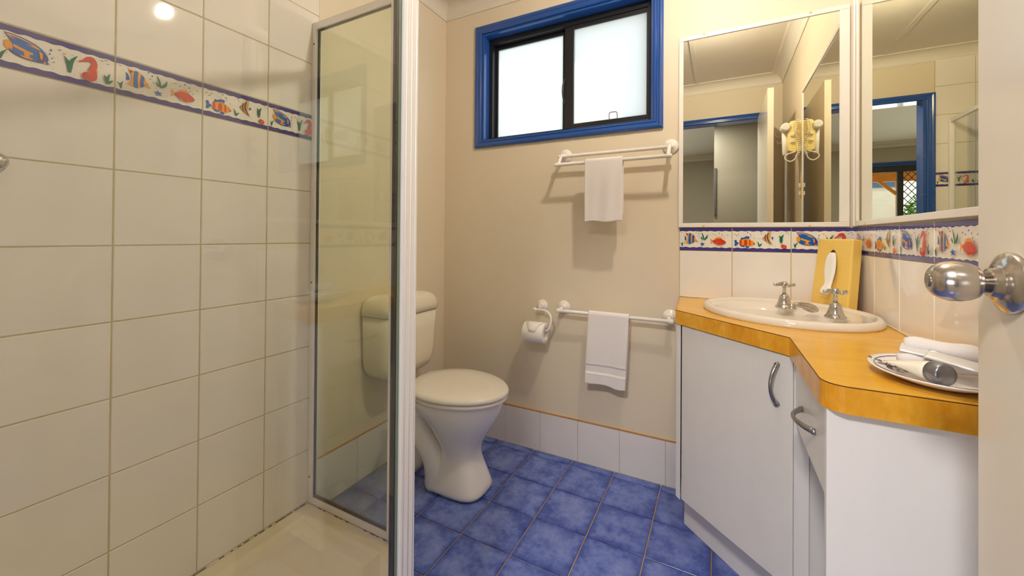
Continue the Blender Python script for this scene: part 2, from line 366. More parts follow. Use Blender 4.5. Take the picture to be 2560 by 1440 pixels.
def art_B():
    a = Art(); a.frame(2); a.dots(); a.dash(8, 78, RED)
    a.leaf(10, 17, 3, 33, 1.6, -2); a.leaf(11, 16, 15, 38, 2.2, 3)
    a.curve([(19, 64), (24, 60), (27, 50), (26, 44), (20, 44), (21, 54)], BLUE, (0, 0, 1, 1))
    bx = (22, 28, 72, 78)
    a.curve([(0, .98), (.2, .92), (.5, .9), (.75, .66), (.84, .4), (1, .24), (.97, .17), (.72, .24), (.5, .04), (.12, .06), (.02, .14), (.16, .3), (.16, .65)], ORG, bx)
    a.ell(30, 69, 3.2, 3.8, BRN)
    a.curve([(.30, .91), (.46, .90), (.44, .5), (.46, .04), (.28, .05), (.26, .5)], BLUE, bx)
    a.curve([(.60, .82), (.74, .67), (.70, .4), (.72, .2), (.56, .1), (.55, .45)], BLUE, bx)
    a.ell(66, 46, 1.2, 1.2, LINE, n=6)
    a.bub((68, 80), (76, 73), (72, 63), (79, 54))
    a.leaf(95, 46, 86, 79, 2.2, -2); a.leaf(94, 46, 110, 70, 3.2, -4); a.leaf(91, 47, 85, 61, 2.2, 1)
    a.poly([(90+(9.5 if i % 2 == 0 else 3.6)*math.cos(0.5+PI*i/5)*1.25, 28+(9.5 if i % 2 == 0 else 3.6)*math.sin(0.5+PI*i/5)) for i in range(10)], BLUE)
    a.curve([(120, 54), (126, 46), (131, 43), (126, 36), (121, 30), (122, 42)], ORG, (0, 0, 1, 1))
    a.curve([(136, 50), (144, 57), (158, 58), (164, 50), (150, 46)], ORG, (0, 0, 1, 1))
    a.curve([(127, 41), (140, 49), (158, 51), (171, 45), (179, 36), (170, 28), (152, 25), (138, 31)], RED, (0, 0, 1, 1))
    a.poly([(140, 31), (148, 27), (144, 22)], ORG); a.poly([(156, 26), (164, 26), (159, 20)], ORG)
    for i in range(4):
        for j in range(3): a.ell(140+i*6+j*1.5, 44-j*5.5, 1.2, 0.8, PINK, n=6)
    a.ell(173, 38, 1.1, 1.1, LINE, n=6)
    a.dash(130, 70); a.dash(141, 66); a.bub((153, 74), (164, 68), (167, 59), (174, 52)); a.dash(185, 66)
    return a.mb
def art_C():
    a = Art(); a.frame(4); a.dots(); a.dash(8, 70); a.dash(16, 64); a.dash(22, 71); a.dash(46, 68, ORG)
    for u, v in ((11, 42), (13, 35), (11, 27), (17, 33)): a.ell(u, v, 4.6, 5.2, BLUE)
    for u, v in ((34, 52), (42, 53), (49, 57), (56, 57)): a.ell(u, v, 4.6, 5.6, BLUE)
    for u, v in ((34, 23), (40, 22), (51, 19), (55, 18)): a.ell(u, v, 4.4, 4.0, BLUE)
    a.curve([(22, 36), (34, 48), (52, 52), (70, 44), (79, 34), (70, 24), (52, 22), (34, 26)], ORG, (0, 0, 1, 1))
    for x, w in ((29, 4.0), (47, 5.5), (62, 2.6)): a.curve([(x-w, 28), (x-w*0.8, 46), (x+w*0.6, 48), (x+w, 36), (x+w*0.6, 24), (x-w*0.6, 24)], RED, (0, 0, 1, 1))
    a.ell(77, 32, 2.6, 4.0, RED); a.ell(70, 38, 1.2, 1.2, LINE, n=6)
    a.bub((54, 78), (64, 70), (66, 62), (76, 54))
    a.leaf(94, 20, 88, 42, 2.2, -1); a.leaf(95, 20, 105, 33, 2.4, 2)
    a.curve([(105, 54), (116, 68), (133, 83), (133, 60), (130, 48), (139, 30), (122, 38), (112, 46)], SAND, (0, 0, 1, 1))
    a.stroke([(117, 69), (114, 56), (118, 42)], [2.0, 2.6, 1.4], BRN); a.stroke([(126, 77), (122, 60), (126, 44), (133, 33)], [1.8, 2.8, 2.6, 1.6], BRN)
    a.ell(139, 56, 3.2, 4.6, BLUE); a.ell(107, 54, 1.6, 2.4, BRN); a.bub((100, 80), (105, 83), (102, 72))
    a.leaf(168, 35, 161, 66, 4.0, -4); a.leaf(169, 34, 177, 70, 4.4, 5)
    a.curve([(167, 24), (172, 30), (181, 28), (187, 22), (182, 15), (173, 15)], RED, (0, 0, 1, 1)); a.ell(178, 22, 3, 3, PINK, n=8)
    a.dash(186, 79); a.dash(191, 73)
    return a.mb
def border_mesh(fn):
    art = fn(); mb = MB(); w, h = PW/1000, PH/1000
    a, b = w/2, h/2; c = 0.0012; d = DEP
    mb.rings([[(-a,0,-b),(a,0,-b),(a,0,b),(-a,0,b)], [(-a,-d+c,-b),(a,-d+c,-b),(a,-d+c,b),(-a,-d+c,b)], [(-a+c,-d,-b+c),(a-c,-d,-b+c),(a-c,-d,b-c),(-a+c,-d,b-c)]], 0, False, False); mb.face((8,9,10,11))
    n = len(mb.v); mb.v += art.v; mb.f += [tuple(i+n for i in f) for f in art.f]; mb.mi += art.mi; mb.sm += art.sm
    return mesh_of('border_tile', mb, PMATS)
BORD = {'A': border_mesh(art_A), 'B': border_mesh(art_B), 'C': border_mesh(art_C)}
BLAB = {'A': 'border tile printed with a blue and yellow angelfish and a red seahorse', 'B': 'border tile printed with a striped yellow fish, a starfish and a red fish', 'C': 'border tile printed with an orange and blue fish and a red shell'}
SIDE = {'back': 0.0, 'left': PI/2, 'right': -PI/2, 'front': PI}
def wp(side, s, z):     # s: coordinate along the wall (world x or y)
    return {'back': (s, 0, z), 'left': (0, s, z), 'right': (XR, s, z), 'front': (s, YF, z)}[side]
def put_tile(side, s0, s1, z0, z1, mat, parent, g=0.0015):
    o = bpy.data.objects.new('tile', tile_mesh(abs(s1-s0)-2*g, z1-z0-2*g, mat)); place(o, wp(side, (s0+s1)/2, (z0+z1)/2), parent)
    o.rotation_euler = (random.uniform(-.0022, .0022), random.uniform(-.001, .001), SIDE[side]+random.uniform(-.0022, .0022))
def put_border(side, s, z, d, parent):
    o = bpy.data.objects.new('border_tile', BORD[d]); place(o, wp(side, s, z), parent); o.rotation_euler = (0, 0, SIDE[side]); o['label'] = BLAB[d]

# ------------------------------------------------------------------ room shell
WX0, WX1, WZ0, WZ1 = 0.255, 1.172, 1.643, 2.240      # window opening
wb = MB()
wb.box((-0.1, 0, 0), (WX0, 0.13, CEIL)); wb.box((WX1, 0, 0), (XR+0.1, 0.13, CEIL)); wb.box((WX0, 0, 0), (WX1, 0.13, WZ0)); wb.box((WX0, 0, WZ1), (WX1, 0.13, CEIL))
wall_back = struct('wall_back', wb, 'paint_cream')
wall_left = struct('wall_left', B((-0.1, YF-0.1, 0), (0, 0, CEIL)), 'paint_cream')
wall_right = struct('wall_right', B((XR, YF-0.1, 0), (XR+0.1, 0, CEIL)), 'paint_cream')
DX0, DX1, DZ = 1.020, 1.760, 2.105                   # doorway
wf = MB(); wf.box((0, YF-0.1, 0), (DX0, YF, CEIL)); wf.box((DX1, YF-0.1, 0), (XR, YF, CEIL)); wf.box((DX0, YF-0.1, DZ), (DX1, YF, CEIL))
wall_front = struct('wall_front', wf, 'paint_cream')
ceiling = struct('ceiling', B((-0.1, YF-0.1, CEIL), (XR+0.1, 0.13, CEIL+0.06)), 'paint_ceiling')
for x in (0.6, 1.25): obj('joint_batten', B((x, YF, CEIL-0.004), (x+0.03, 0, CEIL)), 'paint_ceiling', ceiling)
# cove cornice along the four walls
def cove(name, p0, p1, n):
    p0, p1, n = Vector(p0), Vector(p1), Vector(n); h = 0.078; prof = [(0, -h), (0.006, -h), (0.006, -h+0.006)]
    for i in range(7):
        a = PI/2*i/6; prof.append((0.008+(h-0.016)*(1-math.cos(a)), -h+0.010+(h-0.018)*math.sin(a)))
    prof += [(h, -0.006), (h, 0)]; prof += [(0, 0)]
    R = [[p+n*d+Vector((0, 0, CEIL+z)) for d, z in prof] for p in (p0, p1)]
    return struct(name, MB().rings(R, 0, True, False), 'paint_ceiling')
cove('trim_1', (0, 0, 0), (XR, 0, 0), (0, -1, 0)); cove('trim_2', (0, YF, 0), (0, 0, 0), (1, 0, 0))
cove('trim_3', (XR, 0, 0), (XR, YF, 0), (-1, 0, 0)); cove('trim_4', (XR, YF, 0), (0, YF, 0), (0, 1, 0))
# floor
floor = struct('floor', B((-0.1, YF-0.1, -0.08), (XR+0.1, 0.0, -0.004)), 'grout_floor')
FP = 0.2072; FX, FY = 0.5898, -0.0427
ftm = {}
def in_shower(x, y): return x < 0.90 and y < -0.86 and (x-0.45)*0.707+(-0.86-y)*0.707 < 99 and (x+(-0.86-y)*0 < 0.45 or (x-0.45) < (-0.86-y))
for i in range(-3, 7):
    for j in range(-1, 11):
        x0, x1 = FX+(i-0)*FP, FX+(i+1)*FP; y1, y0 = FY-j*FP, FY-(j+1)*FP
        x0, x1 = max(x0, 0.001), min(x1, XR-0.001); y0, y1 = max(y0, YF), min(y1, -0.001)
        if x1-x0 < 0.012 or y1-y0 < 0.012: continue
        if all(in_shower(x, y) for x, y in ((x0, y0), (x1, y0), (x0, y1), (x1, y1))): continue
        w, d = x1-x0-0.0045, y1-y0-0.0045; k = (round(w, 3), round(d, 3))
        if k not in ftm:
            mb = MB(); a, b, c = w/2, d/2, 0.0012
            mb.rings([[(-a,-b,-0.004),(a,-b,-0.004),(a,b,-0.004),(-a,b,-0.004)], [(-a,-b,-c),(a,-b,-c),(a,b,-c),(-a,b,-c)], [(-a+c,-b+c,0),(a-c,-b+c,0),(a-c,b-c,0),(-a+c,b-c,0)]], 0, False, False); mb.face((8,9,10,11))
            ftm[k] = mesh_of('tile', mb, ['tile_blue'])
        o = bpy.data.objects.new('tile', ftm[k]); place(o, ((x0+x1)/2, (y0+y1)/2, 0), floor)
        o.rotation_euler = (random.uniform(-.0015, .0015), random.uniform(-.0015, .0015), 0)
# tiled shower walls
YA, Z0 = -1.4502, 0.0595
ZB = Z0+7*T; ZT = ZB+0.0993
gl_ = obj('grout_bed', B((0.0, YF, 0.03), (0.0042, -0.8405, CEIL-0.07)), 'grout_wall', wall_left)
gf_ = obj('grout_bed', B((0.0, YF, 0.03), (0.977, YF+0.0042, CEIL-0.07)), 'grout_wall', wall_front)
rows = [(Z0+k*T, Z0+(k+1)*T) for k in range(7)]+[(ZT+k*T, min(ZT+(k+1)*T, CEIL-0.07)) for k in range(4)]
rows = [(0.03, Z0)]+[r for r in rows if r[1]-r[0] > 0.02]
lc = [(YA+k*T, YA+(k+1)*T) for k in range(3)]+[(YA-T, YA), (YA-2*T, YA-T), (YF+0.007, YA-2*T)]
for s0, s1 in lc:
    for z0, z1 in rows: put_tile('left', s0, s1, z0, z1, 'tile_cream', wall_left)
for k, d in ((2, 'A'), (1, 'C'), (0, 'B'), (-1, 'A'), (-2, 'C')): put_border('left', YA+(k+0.5)*T, (ZB+ZT)/2, d, wall_left)
put_tile('left', YF+0.007, YA-2*T, ZB, ZT, 'print_white', wall_left)
fc = [(max(0.977-(k+1)*T, 0.007), 0.977-k*T) for k in range(5)]
for s0, s1 in fc:
    for z0, z1 in rows: put_tile('front', s0, s1, z0, z1, 'tile_cream', wall_front)
for k, d in enumerate('ABCA'): put_border('front', 0.977-(k+0.5)*T, (ZB+ZT)/2, d, wall_front)
put_tile('front', *fc[4], ZB, ZT, 'print_white', wall_front)
# backsplash
BX = 1.2835; BZ = 0.848
obj('grout_bed', B((BX, -0.0042, BZ-0.05), (XR, 0, 1.150)), 'grout_wall', wall_back)
obj('grout_bed', B((XR-0.0042, -1.06, BZ-0.05), (XR, 0, 1.150)), 'grout_wall', wall_right)
bc = [(BX+k*T, min(BX+(k+1)*T, XR-0.007)) for k in range(3)]
for (s0, s1), d in zip(bc, 'BCA'):
    put_tile('back', s0, s1, BZ, 1.0515, 'tile_cream', wall_back); put_border('back', BX+('BCA'.index(d)+0.5)*T, 1.1008, d, wall_back)
for k, d in enumerate('BCAB'):
    s1, s0 = -0.004-k*T, -0.004-(k+1)*T
    put_tile('right', s0, s1, BZ, 1.0515, 'tile_cream', wall_right); put_border('right', (s0+s1)/2, 1.1008, d, wall_right)
put_tile('right', -1.06, -0.004-4*T, BZ, 1.0515, 'tile_cream', wall_right)
obj('sealant_bead', MB().tube([(1.30, -0.007, 0.850), (XR-0.008, -0.007, 0.850)], 0.0025, 6), 'sealant', wall_back)
obj('sealant_bead', MB().tube([(XR-0.007, -0.007, 0.850), (XR-0.007, -1.0, 0.850)], 0.0025, 6), 'sealant', wall_right)
# skirting tiles
bb = struct('baseboard_back', B((0.0, -0.0042, 0), (XR, 0, 0.2035)), 'grout_wall')
sx = 0.4183
edges = [0.010]+[sx+k*T for k in range(-1, 8) if 0.02 < sx+k*T < XR]+[XR-0.002]
for a, b in zip(edges, edges[1:]): put_tile('back', a, b, 0.002, 0.203, 'tile_skirt', bb, 0.0009)
obj('sealant_line', B((0.0, -0.008, 0.2030), (1.33, 0, 0.2065)), 'grout_orange', bb)
bl_ = struct('baseboard_left', B((0, -0.8405, 0), (0.0042, -0.005, 0.2035)), 'grout_wall')
for a, b in ((-0.8405, -0.63), (-0.63, -0.427), (-0.427, -0.224), (-0.224, -0.010)): put_tile('left', a, b, 0.002, 0.203, 'tile_skirt', bl_, 0.0009)
obj('sealant_line', B((0, -0.8405, 0.2030), (0.008, -0.005, 0.2065)), 'grout_orange', bl_)
br_ = struct('baseboard_right', B((XR-0.0042, YF, 0), (XR, -1.01, 0.2035)), 'grout_wall')
for k in range(4): put_tile('right', -1.2-k*T, -0.997-k*T, 0.002, 0.203, 'tile_skirt', br_, 0.0009)

# ------------------------------------------------------------------ window
def casing(name, x0, x1, z0, z1, y, ny, w, mat='paint_blue', bottom=True, kind='structure', parent=None):
    """moulded architrave round an opening in a wall facing ny; inner edge x0..z1"""
    prof = [(0, 0), (0, 0.010), (0.005, 0.014), (0.011, 0.014), (0.013, 0.011), (0.017, 0.013), (0.022, 0.013), (0.024, 0.016), (w-0.012, 0.019), (w-0.006, 0.017), (w, 0.013), (w, 0)]
    def ring(cx, cz, sxn, szn): return [(cx+sxn*d, y+ny*h, cz+szn*d) for d, h in prof]
    mb = MB()
    cs = [(x0, z0, -1, -1 if bottom else 0), (x0, z1, -1, 1), (x1, z1, 1, 1), (x1, z0, 1, -1 if bottom else 0)]
    if bottom: cs.append(cs[0])
    for a, b in zip(cs, cs[1:]): mb.rings([ring(*a), ring(*b)], 0, True, False)
    o = obj(name, mb, mat, parent)
    if kind and parent is None: o['kind'] = kind
    return o
rv = MB()
rv.box((WX0, -0.001, WZ0), (WX0+0.012, 0.125, WZ1)); rv.box((WX1-0.012, -0.001, WZ0), (WX1, 0.125, WZ1))
rv.box((WX0+0.012, -0.001, WZ1-0.012), (WX1-0.012, 0.125, WZ1)); rv.box((WX0+0.012, -0.001, WZ0), (WX1-0.012, 0.125, WZ0+0.003))
window = struct('window_1', rv, 'paint_blue')
casing('window_frame', WX0, WX1, WZ0, WZ1, 0, -1, 0.042, parent=window)
ix0, ix1, iz0, iz1 = WX0+0.012, WX1-0.012, WZ0+0.003, WZ1-0.012
fr = MB(); fy0, fy1 = 0.055, 0.125
fr.box((ix0, fy0, iz0), (ix0+0.022, fy1, iz1)); fr.box((ix1-0.022, fy0, iz0), (ix1, fy1, iz1)); fr.box((ix0+0.022, fy0, iz1-0.028), (ix1-0.022, fy1, iz1)); fr.box((ix0+0.022, fy0-.03, iz0), (ix1-0.022, fy1, iz0+0.010))
obj('outer_track', fr, 'frame_black', window, 0.001)
mx = 0.715
def sash(x0, x1, y0, y1, name, wl, wr, zt, zb):
    f = MB(); f.box((x0, y0, zb), (x0+wl, y1, zt)); f.box((x1-wr, y0, zb), (x1, y1, zt)); f.box((x0+wl, y0, zt-0.028), (x1-wr, y1, zt)); f.box((x0+wl, y0, zb), (x1-wr, y1, zb+0.022))
    o = obj(name, f, 'frame_black', window, 0.0015)
    obj('pane', B((x0+wl-0.004, (y0+y1)/2-0.002, zb+0.02), (x1-wr+0.004, (y0+y1)/2+0.002, zt-0.026)), 'glass_frosted', o); return o
s1 = sash(ix0+0.018, mx+0.018, 0.092, 0.112, 'fixed_sash', 0.018, 0.034, iz1-0.02, iz0+0.010)
s2 = sash(mx+0.006, ix1-0.012, 0.062, 0.082, 'sliding_sash', 0.048, 0.018, iz1-0.02, iz0+0.022)
for o in (s1, s2): o['label'] = {'fixed_sash': 'black sash with frosted pane showing a greenish tint', 'sliding_sash': 'black sliding sash with frosted pane and small latch'}[o.name]
obj('latch', MB().tube(spline([(0.955, 0.060, iz0+0.044), (0.955, 0.056, iz0+0.066), (0.962, 0.054, iz0+0.074), (0.988, 0.054, iz0+0.074), (0.994, 0.056, iz0+0.066), (0.994, 0.060, iz0+0.044)], 4), 0.0022, 6), 'satin_metal', s2)
obj('finger_pull', MB().tube(spline([(0.724, 0.062, 1.80), (0.718, 0.050, 1.83), (0.716, 0.046, 1.865), (0.718, 0.050, 1.90), (0.724, 0.062, 1.93)], 5), 0.005, 8), 'frame_black', s2)

# ------------------------------------------------------------------ shower enclosure
SY = -0.862; PX, PY = 0.898, -1.318; QX = 0.447
tray = thing('shower_tray', (0.45, -1.43, 0), 'beige moulded shower base in the tiled corner', 'shower tray')
outl = [(0.002, SY-0.004), (0.468, SY-0.004), (PX+0.012, PY+0.004), (PX+0.012, YF+0.002), (0.002, YF+0.002)]
def inset(pts, d):
    n = len(pts); out = []
    cx = sum(p[0] for p in pts)/n; cy = sum(p[1] for p in pts)/n
    for i in range(n):
        a, b, c = Vector(pts[i-1]), Vector(pts[i]), Vector(pts[(i+1) % n])
        n1 = (b-a).normalized(); n2 = (c-b).normalized(); n1 = Vector((n1.y, -n1.x)); n2 = Vector((n2.y, -n2.x))
        bis = (n1+n2).normalized(); k = d/max(0.3, bis.dot(n1)); out.append((b.x+bis.x*k, b.y+bis.y*k))
    return out
R = [[(x, y, 0) for x, y in outl], [(x, y, 0.050) for x, y in outl], [(x, y, 0.056) for x, y in inset(outl, 0.006)], [(x, y, 0.055) for x, y in inset(outl, 0.055)],
     [(x, y, 0.046) for x, y in inset(outl, 0.075)], [(x, y, 0.036) for x, y in inset(outl, 0.11)], [(x, y, 0.030) for x, y in inset(outl, 0.30)]]
obj('tray_body', MB().rings(R, 0, True, False), 'tray', tray, 0.006, 3)
obj('drain', MB().lathe((0.38, -1.45, 0.028), (0, 0, 1), [(0, 0.04), (0.004, 0.04), (0.005, 0.036), (0.003, 0.03), (0.003, 0.0001)], 24), 'chrome', tray)
md = MB()
for i in range(26):
    y = -0.885-i*0.026; 
    if random.random() < 0.8: md.box((0.006, y-random.uniform(0.006, 0.026), 0.0555), (0.0088, y, 0.0578))
for i in range(13):
    x = 0.04+i*0.031
    if random.random() < 0.6: md.box((x, SY-0.0150, 0.0555), (x+random.uniform(.006, .024), SY-0.0132, 0.0576))
o = obj('mould_line', md, 'mould', tray); o['kind'] = 'stuff'
scr = thing('shower_screen', (0.45, -1.1, 0.056), 'white framed angled glass shower screen on the beige shower base', 'shower screen')
SZ0, SZ1 = 0.057, 1.945; RG = -0.9
def rail(name, p, q, zc, hz, th, mat='alu_white'):
    p, q = Vector((*p, zc)), Vector((*q, zc)); d = (q-p); L = d.length; d.normalize()
    return obj(name, MB().obox((p+q)/2, d, (-d.y, d.x, 0), (0, 0, 1), L/2, th/2, hz/2), mat, scr, 0.002)
obj('wall_channel', B((0.0075, SY-0.013, SZ0), (0.031, SY+0.013, SZ1)), 'alu_white', scr, 0.002)
rail('bottom_rail', (0.031, SY), (QX, SY), SZ0+0.0125, 0.025, 0.024); rail('top_rail', (0.031, SY), (QX, SY), SZ1-0.014, 0.028, 0.024)
obj('end_stile', B((QX-0.020, SY-0.015, SZ0), (QX, SY+0.013, SZ1)), 'alu_white', scr, 0.002)
obj('glass_panel', B((0.029, SY-0.0025, SZ0+0.022), (QX-0.018, SY+0.0025, SZ1-0.024)), 'glass_scummy', scr, label='fixed pane beside the toilet, greenish and stained along its foot')
gk = MB(); gk.box((0.031, SY-0.005, SZ0+0.025), (0.034, SY+0.005, SZ1-0.028)); gk.box((0.034, SY-0.005, SZ1-0.031), (QX-0.02, SY+0.005, SZ1-0.028))
obj('seal', gk, 'gasket', scr)
obj('stained_seal', B((0.031, SY-0.006, SZ0+0.025), (QX-0.02, SY+0.005, SZ0+0.031)), 'mould', scr)
for z in (0.16, 0.92, 1.86): obj('screw', MB().lathe((0.019, SY-0.013, z), (0, -1, 0), [(0, 0.004), (0.0015, 0.0035), (0.002, 0.001)], 8), 'mould', scr)
# door leaf along the diagonal, near post, return panel
dA, dB = Vector((QX+0.014, SY-0.014, 0)), Vector((PX-0.030, PY+0.040, 0)); dd = (dB-dA).normalized(); dn = Vector((-dd.y, dd.x, 0))
mid = (dA+dB)/2; L = (dB-dA).length
obj('door_glass', MB().obox((mid.x, mid.y, (SZ0+SZ1)/2), dd, dn, (0, 0, 1), L/2, 0.003, (SZ1-SZ0)/2-0.012), 'glass_door', scr, label='pivot door pane seen edge on')
obj('hinge_stile', MB().obox((dA.x, dA.y, (SZ0+SZ1)/2), dd, dn, (0, 0, 1), 0.008, 0.009, (SZ1-SZ0)/2-0.006), 'alu_white', scr, 0.0015)
obj('door_seal', MB().obox((dB.x, dB.y, (SZ0+SZ1)/2), dd, dn, (0, 0, 1), 0.005, 0.005, (SZ1-SZ0)/2-0.006), 'gasket', scr)
for zc, h in ((SZ0+0.006, 0.012), (SZ1-0.012, 0.024)): rail('door_rail', (dA.x, dA.y), (dB.x, dB.y), zc, h, 0.016)
po = MB(); po.box((PX-0.011, PY-0.0105, SZ0), (PX+0.009, PY+0.032, SZ1+0.005))
post = obj('corner_post', po, 'alu_white', scr, 0.003, 3)
obj('pane_edge', B((PX-.0035, PY-.0190, SZ0), (PX+.0035, PY-.0105, SZ1)), 'glass_edge', post)
obj('seal', B((PX-.0050, PY-.0240, SZ0), (PX+.0045, PY-.0190, SZ1)), 'gasket', post)
rb = MB()
for k in (-0.002, 0.012, 0.025): rb.tube([(PX+0.0085, PY+k, SZ0), (PX+0.0085, PY+k, SZ1+0.004)], 0.0013, 6)
obj('rib', rb, 'alu_white', post)
rg_ = obj('return_glass', B((PX-0.0025, YF+0.03, SZ0+0.01), (PX+0.0025, PY-0.025, SZ1-0.012)), 'glass_clear', scr, label='clear return pane beside the doorway')
rg_.rotation_euler.z = math.radians(RG)
for zc, h in ((SZ0+0.008, 0.016), (SZ1-0.008, 0.026)): rail('return_rail', (PX, YF+0.008), (PX, PY-0.015), zc, h, 0.022)
obj('wall_channel', B((PX-0.013, YF+0.0075, SZ0), (PX+0.013, YF+0.032, SZ1)), 'alu_white', scr, 0.002)
tp = thing('shower_tap', (0.007, -1.655, 1.262), 'chrome shower tap handle at the edge of the tiled shower wall', 'tap')
obj('flange', MB().lathe((0.0068, -1.655, 1.262), (1, 0, 0), [(0, 0.026), (0.006, 0.025), (0.014, 0.014), (0.030, 0.011)], 20), 'chrome', tp)
obj('handle', MB().lathe((0.036, -1.655, 1.262), (1, 0, 0), [(0, 0.012), (0.004, 0.019), (0.018, 0.020), (0.026, 0.015), (0.028, 0.004)], 20), 'chrome', tp)

# ------------------------------------------------------------------ toilet
TYC = -0.435
toi = thing('toilet', (0.30, TYC, 0), 'white ceramic toilet with closed seat lid beside the shower screen', 'toilet')
def egg(z, xb, xf, hw, n=36, pw=2.0, wx=0.42):
    out = []; xm = xb+(xf-xb)*wx
    for i in range(n):
        a = 2*PI*i/n; c, s = math.cos(a), math.sin(a)
        rx = (xf-xm) if c > 0 else (xm-xb)
        k = lambda t: math.copysign(abs(t)**(2/pw), t)
        out.append((xm+rx*k(c), TYC+hw*k(s), z))
    return out
pan = [egg(0.0, .268, .562, .106, pw=3.4, wx=.5), egg(0.022, .265, .565, .108, pw=3.4, wx=.5), egg(0.06, .290, .550, .100, pw=3.0, wx=.5), egg(.11, .330, .530, .088, pw=2.8, wx=.5), egg(.155, .350, .515, .080, pw=2.4, wx=.5), egg(.19, .345, .518, .086, pw=2.2, wx=.5),
       egg(.235, .325, .540, .106, pw=2.1), egg(.285, .300, .575, .132), egg(.335, .262, .606, .156), egg(.375, .205, .622, .170), egg(.398, .165, .628, .174), egg(.408, .160, .630, .174), egg(.412, .165, .626, .170)]
obj('pan', MB().rings(pan), 'ceramic', toi, subsurf=1)
trp = spline([(0.33, TYC-.02, .345), (0.235, TYC-.035, .325), (0.215, TYC-.045, .280), (0.258, TYC-.052, .212), (0.310, TYC-.052, .150), (0.335, TYC-.052, .090), (0.335, TYC-.045, .012)], 5)
obj('trap', MB().tube(trp, [.046+.006*math.sin(PI*i/(len(trp)-1))+(0.010*max(0, (i-len(trp)+10)/10)) for i in range(len(trp))], 18), 'ceramic', toi)
out2 = spline([(0.24, TYC, .33), (0.165, TYC+.005, .315), (0.120, TYC+.01, .235), (0.115, TYC+.01, .12), (0.115, TYC+.01, .03)], 5)
obj('outlet', MB().tube(out2, .046, 18), 'ceramic', toi)
obj('pan_collar', MB().lathe((0.115, TYC+.01, 0.001), (0, 0, 1), [(0, .072), (.03, .070), (.045, .060), (.075, .057), (.082, .048)], 24), 'plastic_white', toi)
for x, y in ((0.352, TYC-.098), (0.432, TYC-.100)): obj('bolt_hole', MB().lathe((x, y+.004, .036), (0.0, -1, .35), [(0, .007), (.003, .006), (.004, .002)], 10), 'seam_dark', toi)  # screw holes: dark discs stand in for the shade inside them
seat = [egg(.4125, .205, .640, .184), egg(.416, .200, .645, .188), egg(.426, .200, .645, .188), egg(.430, .205, .640, .184)]
obj('seat', MB().rings(seat), 'seat_plastic', toi)
lid = [egg(.4315, .196, .643, .186), egg(.434, .192, .649, .191), egg(.444, .192, .649, .191), egg(.4515, .197, .643, .186), egg(.455, .206, .632, .176), egg(.4585, .26, .56, .115), egg(.4592, .36, .47, .03)]
obj('seat_lid', MB().rings(lid), 'seat_plastic', toi)
for sgn in (-1, 1): obj('seat_hinge', MB().lathe((0.188, TYC+sgn*.075-.025, .430), (0, 1, 0), [(0, .010), (.002, .013), (.048, .013), (.05, .010)], 14), 'seat_plastic', toi)
def rbox(z, x0, x1, hw, r, yc=TYC-.005, m=5):
    out = []
    for cx, cy, a0, rr in ((x1-r, yc+hw-r, 0, r), (x0+.012, yc+hw-.012, PI/2, .012), (x0+.012, yc-hw+.012, PI, .012), (x1-r, yc-hw+r, 1.5*PI, r)):
        for i in range(m+1): a = a0+PI/2*i/m; out.append((cx+rr*math.cos(a), cy+rr*math.sin(a), z))
    return out
tk = [rbox(.448, .03, .120, .09, .03), rbox(.453, .022, .132, .115, .035), rbox(.466, .012, .146, .148, .04), rbox(.500, .009, .157, .168, .045), rbox(.55, .008, .163, .174, .045), rbox(.66, .008, .169, .177, .045), rbox(.742, .008, .173, .179, .045)]
obj('cistern', MB().rings(tk), 'tank_plastic', toi)
tl = [rbox(.744, .007, .176, .181, .046), rbox(.7445, .006, .179, .183, .047), rbox(.775, .006, .179, .181, .047), rbox(.797, .008, .176, .174, .047), rbox(.814, .012, .168, .160, .045), rbox(.826, .020, .152, .138, .042), rbox(.832, .035, .130, .105, .035), rbox(.834, .07, .10, .05, .012)]
obj('cistern_lid', MB().rings(tl), 'tank_plastic', toi)
obj('cistern_seam', MB().rings([rbox(.7418, .0075, .1738, .1795, .045), rbox(.7442, .0075, .1738, .1795, .045)]), 'brown_seam' if 'brown_seam' in MATS else 'seam_dark', toi)
obj('flush_button', MB().lathe((0.09, TYC, .833), (0, 0, 1), [(0, .024), (.006, .024), (.008, .020), (.008, .001)], 20), 'chrome', toi)
obj('flush_pipe', MB().tube(spline([(0.085, TYC, .47), (0.09, TYC, .42), (0.12, TYC, .385), (0.18, TYC, .375), (0.22, TYC, .375)], 5), .024, 14), 'plastic_white', toi)
obj('pipe_elbow', MB().lathe((0.085, TYC, .425), (0, 0, 1), [(0, .030), (.004, .034), (.03, .034), (.034, .028)], 18), 'plastic_white', toi)

# ------------------------------------------------------------------ vanity
C0 = (1.2865, -0.008); C1 = (1.301, -0.355); C2 = (1.604, -0.634); CT, CB = 0.848, 0.800
arc = [(1.643+.037*math.cos(a), -0.966+.037*math.sin(a)) for a in [PI+PI/2*i/8 for i in range(9)]]
cout = [C0, C1, C2]+arc+[(XR-0.008, -1.003), (XR-0.008, -0.008)]
ctop = thing('countertop', (1.65, -0.5, CB), 'orange wood-look laminate countertop with angled front along the corner', 'countertop')
bcx, bcy = 1.634, -0.270      # basin centre
tv, nv = Vector((.737, -.676)), Vector((.676, .737))
def bp(t, n, z): return (bcx+tv.x*t+nv.x*n, bcy+tv.y*t+nv.y*n, z)
BA, BB = 0.262, 0.229
